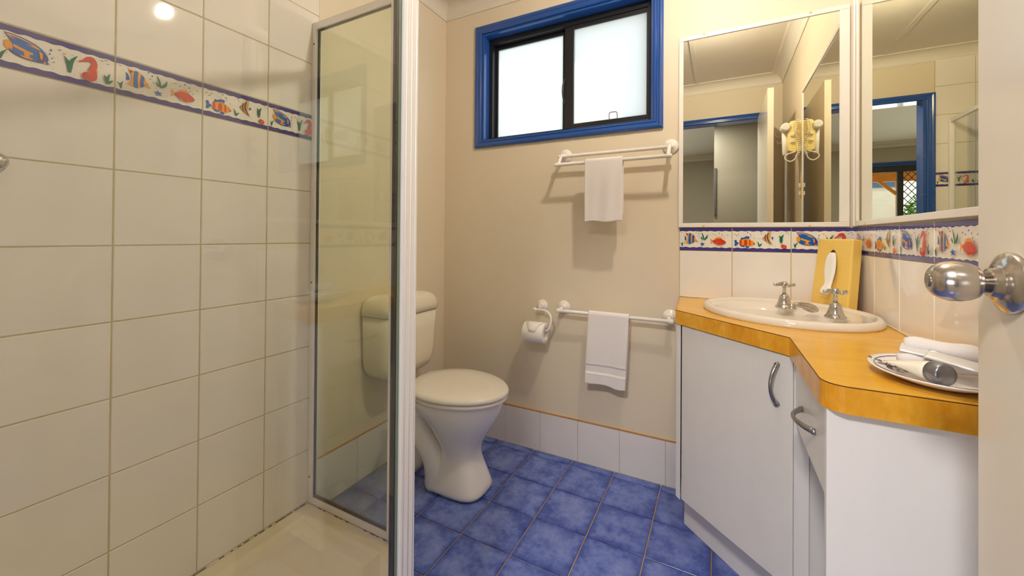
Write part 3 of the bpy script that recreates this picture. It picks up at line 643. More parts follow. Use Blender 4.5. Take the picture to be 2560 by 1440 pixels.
# top slab ring with hole: fan outline to the basin cut-out
N = 64
def ray_hit(ang):
    d = Vector((math.cos(ang), math.sin(ang))); best = None; o = Vector((bcx, bcy))
    for i in range(len(cout)):
        a, b = Vector(cout[i]), Vector(cout[(i+1) % len(cout)]); e = b-a; den = d.x*e.y-d.y*e.x
        if abs(den) < 1e-9: continue
        w = a-o; t = (w.x*e.y-w.y*e.x)/den; u = (w.x*d.y-w.y*d.x)/den
        if t > 0 and -1e-6 <= u <= 1+1e-6 and (best is None or t > best): best = t
    return o+d*best
angs = sorted(set([round(2*PI*i/N-PI, 6) for i in range(N)]+[round(math.atan2(p[1]-bcy, p[0]-bcx), 6) for p in cout]))
inner = []; outer = []
for a in angs:
    p = ray_hit(a); outer.append(p)
    lt = Vector((math.cos(a), math.sin(a))); t, n = lt.dot(tv), lt.dot(nv); r = 0.93/math.sqrt((t/BA)**2+(n/BB)**2); inner.append(Vector((bcx, bcy))+lt*r)
mb = MB(); n = len(angs)
mb.rings([[(p.x, p.y, CB) for p in inner], [(p.x, p.y, CB) for p in outer], [(p.x, p.y, CT) for p in outer], [(p.x, p.y, CT) for p in inner], [(p.x, p.y, CB) for p in inner]], 0, False, False)
obj('top_slab', mb, 'laminate_top', ctop)
front = [C0, C1, C2]+arc+[(XR-0.010, -1.003)]
def strip(pts, off, th, z0, z1):
    R = []
    for i, p in enumerate(pts):
        a, b = Vector(pts[max(i-1, 0)]), Vector(pts[min(i+1, len(pts)-1)]); d1 = (Vector(p)-a); d2 = (b-Vector(p))
        n1 = Vector((d1.y, -d1.x)).normalized() if d1.length > 0 else None; n2 = Vector((d2.y, -d2.x)).normalized() if d2.length > 0 else None
        nn = (n1 or n2)+(n2 or n1); nn.normalize(); k = 1/max(.5, nn.dot(n2 or n1)); nn = -nn if False else nn
        q0 = Vector(p)-nn*(-off)*-1*k if False else Vector(p)+nn*(-1)*(-off)*k*-1*-1
        q0 = Vector(p)-nn*(-off)*k*(1) if False else Vector(p)+nn*sgn_out*off*k; q1 = Vector(p)+nn*sgn_out*(off+th)*k
        R.append([(q0.x, q0.y, z0), (q1.x, q1.y, z0), (q1.x, q1.y, z1), (q0.x, q0.y, z1)])
    return MB().rings(R, 0, True, False)
sgn_out = 1   # (dy,-dx) points out of the top for this winding
obj('edge_band', strip(front, 0.0, 0.0012, CB-0.001, CT-0.0022), 'laminate_edge', ctop, label='orange wood-grain edge strip')
obj('edge_seam', strip(front, 0.0002, 0.0008, CT-0.0022, CT-0.0006), 'seam_dark', ctop)

cab = thing('vanity_cabinet', (1.6, -0.5, 0), 'pale grey corner vanity cabinet with one door and one drawer', 'cabinet')
dE = (Vector(C2)-Vector(C1)).normalized(); dO = Vector((dE.y, -dE.x))     # out of the angled front
A = Vector((1.312, -0.362)); Bp = Vector((1.612, -0.638))
def vprism(name, pts, z0, z1, mat, bev=0.001, parent=None, label=None): return obj(name, MB().prism(pts, z0, z1), mat, parent or cab, bev, label=label)
vprism('side_panel', [(1.303, -0.010), (1.303, -0.350), (1.319, -0.366), (1.319, -0.010)], 0.178, CB-0.001, 'melamine_white')
p0 = A+dE*0.012+dO*(-0.006); p1 = Bp-dE*0.004+dO*(-0.006)
door_pts = [p0+dO*0.004, p1+dO*0.004, p1-dO*0.013, p0-dO*0.013]
dr = vprism('door', [tuple(p) for p in door_pts], 0.184, CB-0.004, 'melamine', 0.0015)
def handle(name, a, b, out, bow, parent, r=0.0048):
    a, b, out = Vector(a), Vector(b), Vector(out); P = []; rr = []
    for i in range(17):
        t = i/16; s = math.sin(PI*t); P.append(a+(b-a)*t+out*(bow*s**0.75)); rr.append(r*(0.95+0.35*abs(math.cos(PI*t))**3))
    mb = MB().tube(P, rr, 12)
    for q in (a, b): mb.lathe(q, out, [(0, r*1.35), (0.004, r*1.3), (0.008, r*1.0)], 12)
    return obj(name, mb, 'satin_metal', parent)
hp = Vector((1.578, -0.609)); hp = A+dE*((hp-A).dot(dE)); ho = Vector((dO.x, dO.y, 0))
hq = hp+dO*(-0.0015)
handle('handle', (hq.x, hq.y, 0.658), (hq.x, hq.y, 0.766), ho, 0.028, dr)
vprism('kickboard', [tuple(Vector((1.322, -.217))+Vector((.72, -.694))*t-Vector((.694, .72))*0+Vector((.694, .72))*w) for t, w in ((0, 0), (.42, 0), (.42, .014), (0, .014))], 0.001, 0.186, 'melamine_white')
vprism('cabinet_floor', [(1.322, -0.012), (1.322, -0.352), (1.602, -0.620), (1.86, -0.62), (1.86, -0.012)], 0.186, 0.200, 'melamine')
vprism('stile', [(1.612, -0.644), (1.643, -0.652), (1.643, -0.628), (1.612, -0.634)], 0.001, CB-0.001, 'melamine')
vprism('niche_panel', [(1.643, -0.644), (XR-0.012, -0.644), (XR-0.012, -0.628), (1.643, -0.628)], 0.001, CB-0.001, 'melamine')
vprism('end_panel', [(1.613, -0.988), (XR-0.012, -0.988), (XR-0.012, -0.972), (1.613, -0.972)], 0.001, CB-0.001, 'melamine_white', 0.001, label='bright white end panel')
dw = vprism('drawer', [(1.614, -0.655), (1.614, -0.9705), (1.630, -0.9705), (1.630, -0.655)], 0.632, CB-0.003, 'melamine', 0.0015)
obj('drawer_box', B((1.630, -0.965, 0.655), (XR-0.03, -0.66, 0.780)), 'melamine', dw)
handle('handle', (1.6145, -0.750, 0.706), (1.6145, -0.888, 0.712), (-1, 0, 0), 0.028, dw)

# basin
bas = thing('basin', (bcx, bcy, CT), 'cream oval drop-in basin set in the orange corner countertop', 'basin')
def be(sc, z, ct=0.0, cn=0.0, a=None, b=None, n=56):
    a = BA*sc if a is None else a; b = BB*sc if b is None else b
    return [bp(ct+a*math.cos(2*PI*i/n), cn+b*math.sin(2*PI*i/n), z) for i in range(n)]
prof = [be(.90, CT-.01), be(.995, CT+.0005), be(1.0, CT+.006), be(.990, CT+.016), be(.968, CT+.0225), be(.945, CT+.0235), be(.915, CT+.021), be(.885, CT+.0155), be(.86, CT+.0145)]
prof += [be(0, CT+.0135, 0, -.032, .205, .158), be(0, CT+.008, 0, -.036, .196, .150), be(0, CT-.02, 0, -.038, .183, .138), be(0, CT-.07, 0, -.040, .150, .110), be(0, CT-.115, 0, -.042, .09, .068), be(0, CT-.125, 0, -.042, .024, .024)]
obj('bowl', MB().rings(prof), 'ceramic_basin', bas)
obj('waste', MB().lathe(bp(0, -.042, CT-.1255), (0, 0, 1), [(0, .026), (.004, .025), (.003, .018), (.003, .001)], 20), 'chrome', bas)
def cross_tap(loc, rot, label):
    t = thing('basin_tap', loc, label, 'tap', 'chrome cross-handle taps on the basin'); x, y, z = loc; o = Vector(loc)
    obj('bell', MB().lathe(loc, (0, 0, 1), [(0, .0275), (.003, .0285), (.007, .0265), (.010, .0235), (.018, .020), (.032, .0165), (.040, .0155), (.046, .011), (.049, .0075)], 28), 'chrome', t)
    obj('spindle', MB().lathe(o+Vector((0, 0, .048)), (0, 0, 1), [(0, .0062), (.022, .0055), (.026, .0065)], 16), 'chrome', t)
    hd = MB().lathe(o+Vector((0, 0, .073)), (0, 0, 1), [(0, .006), (.003, .010), (.013, .0105), (.018, .008), (.0195, .003)], 20)
    for k in range(4):
        a = rot+k*PI/2; d = Vector((math.cos(a), math.sin(a), 0)); hd.lathe(o+Vector((0, 0, .081))+d*.006, d, [(0, .0048), (.010, .0042), (.020, .0058), (.026, .0060), (.0285, .0035)], 12)
    obj('cross_handle', hd, 'chrome', t); return t
TZ = CT+.0148
cross_tap((1.643, -.209, TZ), 0.30, 'chrome cross-handle tap on the basin rim in front of the plain backsplash')
cross_tap((1.757, -.349, TZ), 0.34, 'chrome cross-handle tap in front of the yellow tissue box')
sp = thing('basin_spout', (1.700, -.272, TZ), 'low chrome spout between the two basin taps', 'spout')
nd = Vector((-nv.x, -nv.y, 0)); so = Vector((1.712, -.272, TZ))
path = [so+nd*d+Vector((0, 0, h)) for d, h in ((-.012, .010), (0.004, .0185), (.022, .025), (.045, .0295), (.070, .031), (.092, .0295))]
R = []; side = Vector((-nd.y, nd.x, 0))
for p, (w, h0, h1) in zip(path, ((.014, -.010, .006), (.018, -.0185, .010), (.0175, -.020, .010), (.014, -.014, .0085), (.0105, -.009, .007), (.0085, -.006, .005))):
    R.append([p+side*(w*math.cos(2*PI*i/16))+Vector((0, 0, (h1 if math.sin(2*PI*i/16) > 0 else -h0)*math.sin(2*PI*i/16))) for i in range(16)])
obj('spout_body', MB().rings(R), 'brushed_steel', sp)
tipc = path[-1]
obj('aerator', MB().lathe(tipc+nd*.004+Vector((0, 0, .006)), (0, 0, -1), [(0, .0085), (.003, .0105), (.012, .0105), (.013, .012), (.019, .012), (.021, .008)], 16), 'chrome', sp)

# tissue box leaning in the corner
tb = thing('tissue_box', (1.79, -0.115, CT), 'yellow plastic tissue box cover standing on end in the counter corner', 'tissue box')
tx3 = Vector((math.cos(-.987), math.sin(-.987), 0)); nx3 = Vector((-tx3.y, tx3.x, 0)); bx0 = Vector((1.788, -0.0875, CT+.001))
upv = (Vector((0, 0, 1))+nx3*0.115).normalized(); dep = (nx3-upv*nx3.dot(upv)).normalized()
def tbp(t, h, d): return bx0+tx3*t+upv*h+dep*d
H, HW, DP, TPR = 0.260, 0.076, 0.040, 0.92
f0 = MB(); f0.rings([[tbp(-HW, 0.0, 0), tbp(HW, 0.0, 0), tbp(HW, .008, DP), tbp(-HW, .008, DP)], [tbp(-HW*TPR, H, 0), tbp(HW*TPR, H, 0), tbp(HW*TPR, H, DP), tbp(-HW*TPR, H, DP)]], 0, True, False)
obj('cover', f0, 'plastic_yellow', tb, 0.006, 4)
def oval(c0, h0, a, b, off, n=28): return [tbp(c0+a*math.cos(2*PI*i/n), h0+b*math.sin(2*PI*i/n), off) for i in range(n)]
obj('slot', MB().rings([oval(-0.001, .156, .019, .064, -.0002), oval(-0.001, .156, .019, .064, -.0008)]), 'dark_slot', tb)
ts = []
for h, w, off, dx in ((.210, .008, -.003, .003), (.204, .015, -.008, .004), (.182, .0225, -.013, .007), (.145, .0235, -.017, .011), (.118, .020, -.020, .014), (.096, .013, -.022, .016), (.086, .015, -.026, .016), (.074, .021, -.030, .014), (.062, .020, -.031, .013), (.056, .015, -.030, .013)):
    ts.append([tbp(dx+w*math.cos(2*PI*i/12), h, off+.007*math.sin(2*PI*i/12)+.002*math.sin(5*i)) for i in range(12)])
obj('tissue', MB().rings(ts), 'paper', tb, subsurf=1)

# plate with toiletries
pc = Vector((1.792, -0.886)); 
pl = thing('plate', (pc.x, pc.y, CT), 'white oval dish with a dark flower print on the orange counter end', 'plate')
def pe(a, b, z, n=48): return [(pc.x+a*math.cos(2*PI*i/n), pc.y+b*math.sin(2*PI*i/n), z) for i in range(n)]
obj('dish', MB().rings([pe(.055, .066, CT+.0005), pe(.060, .072, CT+.003), pe(.090, .106, CT+.0155), pe(.0925, .109, CT+.018), pe(.0915, .108, CT+.0195), pe(.086, .101, CT+.0175), pe(.064, .076, CT+.0085), pe(.02, .024, CT+.0075), pe(.001, .001, CT+.0075)]), 'plate_white', pl)
pp = MB()
def dz(x, y):
    r = math.hypot((x-pc.x)/.092, (y-pc.y)/.108); return CT+.0086+max(0, (r-.68))*.036+.0006
pp.tube([(pc.x+.082*math.cos(a), pc.y+.097*math.sin(a), dz(pc.x+.082*math.cos(a), pc.y+.097*math.sin(a))) for a in [1.2+i*4.3/48 for i in range(49)]], .0006, 4)
rg = random.Random(4)
for k in range(26):
    x = pc.x-.058+rg.gauss(0, .011); y = pc.y+.030+rg.gauss(0, .013); a = rg.uniform(0, 6.28); l = rg.uniform(.003, .007)
    pts = [(x+math.cos(a+b)*l*c, y+math.sin(a+b)*l*c) for b, c in ((0, 1), (.9, .5), (2.2, .55), (3.14, 1), (4.1, .5), (5.4, .5))]
    pp.poly([(u, v, dz(u, v)) for u, v in pts])
for k in range(9):
    x = pc.x-.062+rg.gauss(0, .012); y = pc.y+.028+rg.gauss(0, .014); a = rg.uniform(0, 6.28)
    pp.tube([(x+.012*t*math.cos(a+t), y+.012*t*math.sin(a+t), dz(x, y)) for t in (0, .4, .8, 1.2, 1.6)], .0005, 4)
obj('flower_print', pp, 'plate_print', pl)
def roll(name, p, q, r, label, squash=0.75, cat='towel'):
    p, q = Vector(p), Vector(q); d = (q-p).normalized(); sd = Vector((-d.y, d.x, 0)).normalized(); u = d.cross(sd)*-1
    R = []; rr = random.Random(3)
    for i in range(15):
        t = i/14; e = 1-abs(2*t-1)**8*.35; R.append([p+(q-p)*t+sd*(r*e*math.cos(2*PI*k/20))+Vector((0, 0, r*squash*e*math.sin(2*PI*k/20)*(1+.06*math.sin(5*t+k))+.002*math.sin(9*t))) for k in range(20)])
    o = obj(name, MB().rings(R), 'towel', subsurf=1); tag(o, label, cat); return o
roll('face_cloth', (1.763, -.834, CT+.052), (1.866, -.866, CT+.047), .021, 'white rolled face cloth lying across the back of the oval dish', .8)
roll('folded_cloth', (1.746, -.858, CT+.0275), (1.862, -.880, CT+.0265), .020, 'white folded cloth on the oval dish under the silver sachet', .70)
for i, (c, rz, lab, tl_) in enumerate((((1.790, -.868, CT+.0445), -.42, 'silver toiletry sachet tucked under the rolled face cloth', .10), ((1.814, -.905, CT+.0425), -.62, 'pale flat sachet lying over the folded cloth', -.10))):
    c = Vector(c); ax = Vector((math.cos(rz), math.sin(rz), -.12)).normalized(); ay = Vector((-math.sin(rz), math.cos(rz), .35)).normalized(); az = ax.cross(ay).normalized()
    mb = MB(); R = []
    for u in (-1, -.93, -.5, 0, .5, .93, 1):
        h = .0022*(1-abs(u)**6)+.0002; R.append([c+ax*.040*u+ay*.017*v+az*(h*(1-abs(v)**4)*s) for v, s in ((-1, 1), (-.5, 1), (.5, 1), (1, 1), (1, -1), (.5, -1), (-.5, -1), (-1, -1))])
    o = obj('sachet', mb.rings(R), 'sachet', None); tag(o, lab, 'sachet')
tubt = thing('lotion_tube', (1.765, -.927, CT+.012), 'cream lotion tube with a silver cap lying at the front of the dish', 'tube')
ta = Vector((1.735, -.876, CT+.0245)); tbq = Vector((1.768, -.948, CT+.0300)); td = (tbq-ta).normalized(); tsd = Vector((-td.y, td.x, 0)).normalized(); tup = tsd.cross(td)*-1
if tup.z < 0: tup = -tup
R = []
for i in range(9):
    t = i/8; w = .017; h = .0015+.0145*min(1, t*1.15); R.append([ta+(tbq-ta)*t+tsd*(w*math.cos(2*PI*k/20))+tup*(h*math.sin(2*PI*k/20)) for k in range(20)])
obj('tube_body', MB().rings(R), 'lotion', tubt)
obj('cap', MB().lathe(tbq, td, [(0, .0165), (.001, .0185), (.021, .0185), (.0235, .0165), (.0235, .001)], 28), 'silver_cap', tubt)

# ------------------------------------------------------------------ mirrors
def mirror(name, plane, a0, a1, z0, z1, label, fw_=0.018, fr_=0.030):
    y = -0.0115
    def P(a, d, z): return (a, -d, z) if plane == 'back' else (XR-d, a, z)
    def bx(a0, a1, d0, d1, z0, z1):
        p, q = P(a0, d0, z0), P(a1, d1, z1); return tuple(map(min, p, q)), tuple(map(max, p, q))
    c = P((a0+a1)/2, 0, z0); t = thing(name, c, label, 'mirror')
    fl, frr = (fw_, fr_) if plane == 'back' else (fr_, fw_*0.35)
    if plane == 'back': l, r = a0+fl, a1-frr
    else: l, r = a0+frr, a1-fl
    obj('glass', MB().box(*bx(l-.004, r+.004, .004, .008, z0+.014, z1-.014)), 'mirror_silver', t)
    for nm, (p0, p1, q0, q1) in dict(bottom=(a0, a1, z0, z0+.018), top=(a0, a1, z1-.018, z1), l=(a0, l, z0+.018, z1-.018), r=(r, a1, z0+.018, z1-.018)).items():
        if p1-p0 < .0045: continue
        obj('frame_side' if nm in 'lr' else 'frame_rail', MB().box(*bx(p0, p1, .0005, .0125, q0, q1)), 'plastic_white', t, .0015)
    for a in (a0+.10, a1-.12):
        for z in (z0+.006, z1-.004):
            q = P(a, .0122, z); obj('screw_cap', MB().lathe(q, P(0, 1, 0) if plane == 'back' else (-1, 0, 0), [(0, .005), (.002, .0045), (.003, .001)], 10) if plane != 'back' else MB().lathe(q, (0, -1, 0), [(0, .005), (.002, .0045), (.003, .001)], 10), 'plastic_cream', t)
    return t
mirror('mirror', 'back', 1.279, 1.868, 1.1525, 1.985, 'white framed mirror above the basin on the towel rail wall')
mirror('mirror', 'right', -1.060, -0.016, 1.1545, 2.008, 'white framed mirror beside the open door, meeting the other mirror', .018, .022)
struct('trim_5', B((XR-0.016, -0.016, 1.152), (XR, 0, 1.992)), 'alu_white', 0.003)

# ------------------------------------------------------------------ towel rails, towels, paper holder
def disc(mb, x, z, r=0.030): mb.lathe((x, -0.0005, z), (0, -1, 0), [(0, r), (.005, r), (.010, r*.86), (.014, r*.62), (.020, r*.42), (.030, r*.36)], 24)
ur = thing('double_towel_rail', (1.0, 0, 1.51), 'white double towel rail on the wall under the window', 'towel rail')
for x in (0.752, 1.246):
    mb = MB(); disc(mb, x, 1.512, .034); br = obj('bracket', mb, 'plastic_white', ur)
    obj('arm', MB().tube(spline([(x, -.022, 1.512), (x, -.045, 1.509), (x, -.066, 1.499), (x, -.080, 1.484), (x, -.098, 1.462), (x, -.114, 1.451)], 4), .0085, 12), 'plastic_white', br)
for y, z in ((-.066, 1.499), (-.115, 1.451)):
    obj('bar', MB().tube([(0.736, y, z), (0.740, y, z), (0.741, y, z), (1.258, y, z), (1.259, y, z), (1.263, y, z)], [.004, .0095, .0085, .0085, .0095, .004], 14), 'plastic_white', ur)
lr = thing('towel_rail', (1.0, 0, .752), 'white single towel rail next to the toilet paper holder', 'towel rail')
for x in (0.750, 1.248):
    mb = MB(); disc(mb, x, .755, .033); br = obj('bracket', mb, 'plastic_white', lr)
    obj('arm', MB().tube([(x, -.022, .755), (x, -.045, .752), (x, -.066, .746)], [.010, .0105, .0125], 12), 'plastic_white', br)
obj('bar', MB().tube([(0.732, -.066, .746), (0.734, -.066, .746), (0.752, -.066, .746), (0.754, -.066, .746), (1.244, -.066, .746), (1.246, -.066, .746), (1.266, -.066, .746), (1.268, -.066, .746)], [.005, .0115, .0115, .0085, .0085, .0115, .0115, .005], 14), 'plastic_white', lr)
def towel(name, x0, x1, yb, zb, rb, front, back, label, skew=0.0, band=None, seed=1, flare=0.0):
    rg = random.Random(seed); r = rb+.0045; prof = []
    nf = 64
    for i in range(nf): prof.append((yb-r, zb-front+front*i/nf, 'f'))
    for i in range(9): a = PI-PI*i/8; prof.append((yb+r*math.cos(a), zb+r*math.sin(a), 't'))
    for i in range(1, 19): prof.append((yb+r, zb-back*i/18, 'b'))
    nxn = 22; mb = MB(); ph = rg.uniform(0, 6)
    def P(i, j, off):
        y, z, k = prof[j]; t = i/nxn; x = x0+(x1-x0)*t; d = max(0, zb-z); sgn = -1 if k == 'f' else (1 if k == 'b' else 0)
        x += skew*d+(t-.5)*flare*d
        wv = .0035*math.sin(7*t+ph+2*d)*min(1, d*7)+.0018*math.sin(17*t+ph*2+9*d)*min(1, d*7)
        y2 = y+(wv if sgn <= 0 else wv*.3)*1.0
        z2 = z
        if k == 'f' and band and band[0] < z < band[1]: y2 += .0032 if min(z-band[0], band[1]-z) > .007 else -.0015
        if d > front*.93 and sgn < 0: z2 += .003*math.sin(9*t+ph)-.010*t*(1 if skew else 0)
        return (x, y2, z2)
    m = len(prof)
    for i in range(nxn+1):
        for j in range(m): mb.v.append(P(i, j, 0))
    for i in range(nxn):
        for j in range(m-1): mb.face((i*m+j, i*m+j+1, (i+1)*m+j+1, (i+1)*m+j), 0, True)
    o = obj(name, mb, 'towel'); s = o.modifiers.new('thick', 'SOLIDIFY'); s.thickness = .0065; s.offset = 0
    b = o.modifiers.new('soft', 'SUBSURF'); b.levels = 1; b.render_levels = 1
    return tag(o, label, 'towel', 'white hand towels on the rails')
towel('hand_towel', 0.889, 1.061, -.115, 1.451, .0085, .274, .245, 'plain white hand towel hanging on the double rail below the window', seed=2)
towel('hand_towel', 0.895, 1.083, -.066, .746, .0085, .318, .305, 'white banded hand towel hanging on the single rail near the cabinet', skew=-.045, band=(.470, .522), seed=5)
tph = thing('toilet_paper_holder', (.632, 0, .75), 'white plastic toilet paper holder on the wall behind the toilet', 'paper holder')
mb = MB(); disc(mb, .632, .752, .031); obj('wall_plate', mb, 'plastic_white', tph)
obj('arm', MB().tube(spline([(.604, -.050, .738), (.632, -.052, .738), (.668, -.058, .738), (.698, -.068, .724), (.710, -.078, .696), (.704, -.085, .662), (.690, -.087, .646), (.66, -.087, .641), (.575, -.087, .639)], 6), .0058, 12), 'plastic_white', tph)
obj('stop_ring', MB().lathe((.602, -.050, .738), (1, 0, 0), [(0, .005), (.003, .009), (.012, .009), (.015, .006)], 12), 'plastic_white', tph)
rl = thing('toilet_roll', (.632, -.087, .635), 'white toilet paper roll hanging on the white holder', 'toilet roll')
rx0, rx1, rc = .578, .686, Vector((0, -.087, .632)); 
mb = MB(); R = []
for x, r in ((rx0, .017), (rx0, .050), (rx0+.002, .0515), (rx1-.002, .0515), (rx1, .050), (rx1, .017), (rx0, .017)):
    R.append([(x, rc.y+r*math.cos(2*PI*i/40), rc.z+r*math.sin(2*PI*i/40)) for i in range(40)])
obj('paper_wind', MB().rings(R, 0, False), 'paper', rl)
obj('core', MB().rings([[(x, rc.y+r*math.cos(2*PI*i/24), rc.z+r*math.sin(2*PI*i/24)) for i in range(24)] for x, r in ((rx0+.001, .0168), (rx1-.001, .0168), (rx1-.001, .0155), (rx0+.001, .0155), (rx0+.001, .0168))], 0, False), 'sachet', rl)
mb = MB(); fl = []
for k, a in enumerate([PI*.50+i*.16 for i in range(9)]):
    rr = .0522+.0004*k; fl.append([(x, rc.y+rr*math.cos(a), rc.z+rr*math.sin(a)) for x in ((rx0+.002+.0045*k), (rx0+rx1)/2, (rx1-.002-.0045*k))])
o = obj('folded_end', MB().rings(fl, 0, False, True, False), 'paper', rl); s = o.modifiers.new('thick', 'SOLIDIFY'); s.thickness = .0008

# ------------------------------------------------------------------ door, hair dryer, hooks
door = struct('door_1', B((1.718, -1.962, .012), (1.753, -1.206, 2.095)), 'paint_door', .0015)
KY, KZ = -1.270, 1.061
def knob(s):
    x = 1.718 if s < 0 else 1.753; o = (x, KY, KZ); ax = (s, 0, 0)
    k = obj('door_knob', MB().lathe(o, ax, [(.0150, .0118), (.0235, .0112), (.0255, .0150), (.0275, .0178), (.033, .0208), (.041, .0226), (.049, .0226), (.056, .0206), (.0615, .0172), (.0650, .0128), (.0662, .0095), (.0655, .0080)], 40), 'brushed_steel', door, label='brushed steel door knob')
    obj('rose', MB().lathe(o, ax, [(0, .0332), (.003, .0334), (.0055, .0320), (.0115, .0215), (.0125, .0165), (.0175, .0155), (.0180, .0120)], 40), 'brushed_steel', k)
    obj('lock_button', MB().lathe((x+s*.0640, KY, KZ), ax, [(0, .0080), (.0028, .0076), (.0034, .0050), (.0024, .0015)], 20), 'satin_metal', k)
knob(-1); knob(1)
obj('latch_plate', B((1.724, -1.2062, 1.03), (1.747, -1.2048, 1.092)), 'brushed_steel', door)
for z in (.25, 1.05, 1.88): obj('hinge', MB().lathe((1.757, -1.968, z), (0, 0, 1), [(0, .006), (.09, .006)], 10), 'brushed_steel', door)
casing('trim_6', DX0, DX1, -.2, DZ, YF, 1, .045, bottom=False)
jm = MB(); jm.box((DX0, YF-.105, 0), (DX0+.018, YF+.004, DZ)); jm.box((DX1-.0005, YF-.105, 0), (DX1+.012, YF+.004, DZ)); jm.box((DX0, YF-.105, DZ-.002), (DX1, YF+.004, DZ+.014))
struct('trim_7', jm, 'paint_blue', .001)
casing('trim_8', DX0, DX1, -.2, DZ, YF-.1, -1, .045, bottom=False)

hd = thing('hair_dryer', (XR-.05, -1.13, 1.62), 'yellowed wall hair dryer with a white coiled cord beside the mirror', 'hair dryer')
obj('wall_mount', B((XR-.034, -1.185, 1.64), (XR-.0005, -1.085, 1.83)), 'plastic_cream', hd, .008, 3)
obj('dryer_body', MB().rings([[(XR-.034, -1.186, z), (XR-.034-d, -1.182, z), (XR-.034-d-.006, -1.172, z), (XR-.034-d-.006, -1.104, z), (XR-.034-d, -1.094, z), (XR-.034, -1.090, z)] for z, d in ((1.642, .020), (1.650, .034), (1.70, .040), (1.76, .040), (1.815, .036), (1.835, .022))], 0, True, False), 'plastic_cream', hd, .004, 3)
obj('handle', MB().tube([(XR-.086, -1.138, 1.630), (XR-.086, -1.138, 1.636), (XR-.087, -1.138, 1.70), (XR-.088, -1.138, 1.79)], [.012, .0155, .0165, .018], 16), 'plastic_white', hd)
obj('nozzle', MB().lathe((XR-.088, -1.085, 1.800), (0, -1, 0), [(0, .018), (.004, .025), (.060, .027), (.085, .024), (.095, .018), (.090, .014)], 20), 'plastic_white', hd)
for z in (1.74, 1.70): obj('switch', B((XR-.066, -1.094, z), (XR-.048, -1.084, z+.014)), 'plastic_white', hd, .001)
cp = []
for i in range(190):
    t = i/189; a = t*2*PI*17; c = Vector((XR-.030-.012*math.sin(2*PI*t)*1.0, -1.078+.004*math.sin(7*t), 1.835-.215*t-.0*math.sin(PI*t))); cp.append(c+Vector((.008*math.cos(a), .008*math.sin(a), 0)))
obj('coiled_cord', MB().tube(cp, .0022, 6), 'plastic_white', hd)
obj('loop_cord', MB().tube(spline([(XR-.04, -1.085, 1.64), (XR-.085, -1.088, 1.625), (XR-.092, -1.09, 1.60), (XR-.066, -1.09, 1.583), (XR-.040, -1.088, 1.598), (XR-.030, -1.086, 1.63)], 6), .004, 8), 'plastic_white', hd)
hk = thing('robe_hook', (XR, -1.93, 1.92), 'white plastic double robe hook behind the open door', 'hook')
obj('plate', B((XR-.008, -1.945, 1.87), (XR-.0005, -1.915, 1.965)), 'plastic_white', hk, .003)
obj('upper_hook', MB().tube(spline([(XR-.006, -1.93, 1.925), (XR-.03, -1.93, 1.915), (XR-.05, -1.93, 1.925), (XR-.056, -1.93, 1.955)], 5), .0065, 10), 'plastic_white', hk)
obj('lower_hook', MB().tube(spline([(XR-.006, -1.93, 1.885), (XR-.022, -1.93, 1.865), (XR-.038, -1.93, 1.867), (XR-.046, -1.93, 1.885)], 5), .0065, 10), 'plastic_white', hk)
am = thing('wall_bracket', (XR, -1.085, 1.35), 'small amber plastic bracket on the wall below the hair dryer', 'bracket')
obj('back_strip', B((XR-.012, -1.100, 1.352), (XR-.0005, -1.072, 1.462)), 'amber', am, .003)
obj('clip', B((XR-.024, -1.094, 1.372), (XR-.012, -1.078, 1.395)), 'plastic_white', am, .002); obj('clip', B((XR-.024, -1.094, 1.42), (XR-.012, -1.078, 1.445)), 'plastic_white', am, .002)

# ------------------------------------------------------------------ ceiling lamp: bare spiral bulb
lp = thing('ceiling_lamp', (LAMP_POS.x, LAMP_POS.y, CEIL), 'bare spiral fluorescent bulb in a white ceiling holder', 'lamp')
obj('lamp_holder', MB().lathe((LAMP_POS.x, LAMP_POS.y, CEIL), (0, 0, -1), [(0, .045), (.006, .044), (.010, .030), (.016, .024), (.018, .020)], 24), 'plastic_white', lp)
obj('bulb_base', MB().lathe((LAMP_POS.x, LAMP_POS.y, CEIL-.018), (0, 0, -1), [(0, .014), (.004, .022), (.018, .022), (.021, .016)], 20), 'plastic_white', lp)
hp_ = []
for i in range(73):
    t = i/72; a = t*2*PI*3; hp_.append((LAMP_POS.x+.021*math.cos(a), LAMP_POS.y+.021*math.sin(a), CEIL-.046-.042*t))
obj('spiral_tube', MB().tube(hp_, .0052, 8), 'bulb_glow', lp)

# ------------------------------------------------------------------ bedroom seen in the mirrors
BY = -5.4
struct('floor_bedroom', B((-1.6, BY-.1, -.06), (2.6, YF-.1, 0)), 'carpet')
struct('ceiling_bedroom', B((-1.6, BY-.1, CEIL), (2.6, YF-.1, CEIL+.06)), 'paint_ceiling')
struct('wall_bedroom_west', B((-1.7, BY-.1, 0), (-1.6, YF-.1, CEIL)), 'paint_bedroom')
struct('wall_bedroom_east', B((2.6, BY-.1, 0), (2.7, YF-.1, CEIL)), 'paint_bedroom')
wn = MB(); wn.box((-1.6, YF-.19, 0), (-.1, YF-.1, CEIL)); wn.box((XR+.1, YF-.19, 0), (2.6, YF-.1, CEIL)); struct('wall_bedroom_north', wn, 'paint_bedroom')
SX0, SX1, SZT = -1.25, .58, 2.114
ws = MB(); ws.box((-1.6, BY-.1, 0), (SX0, BY, CEIL)); ws.box((SX1, BY-.1, 0), (2.6, BY, CEIL)); ws.box((SX0, BY-.1, SZT), (SX1, BY, CEIL)); struct('wall_bedroom_south', ws, 'paint_bedroom')
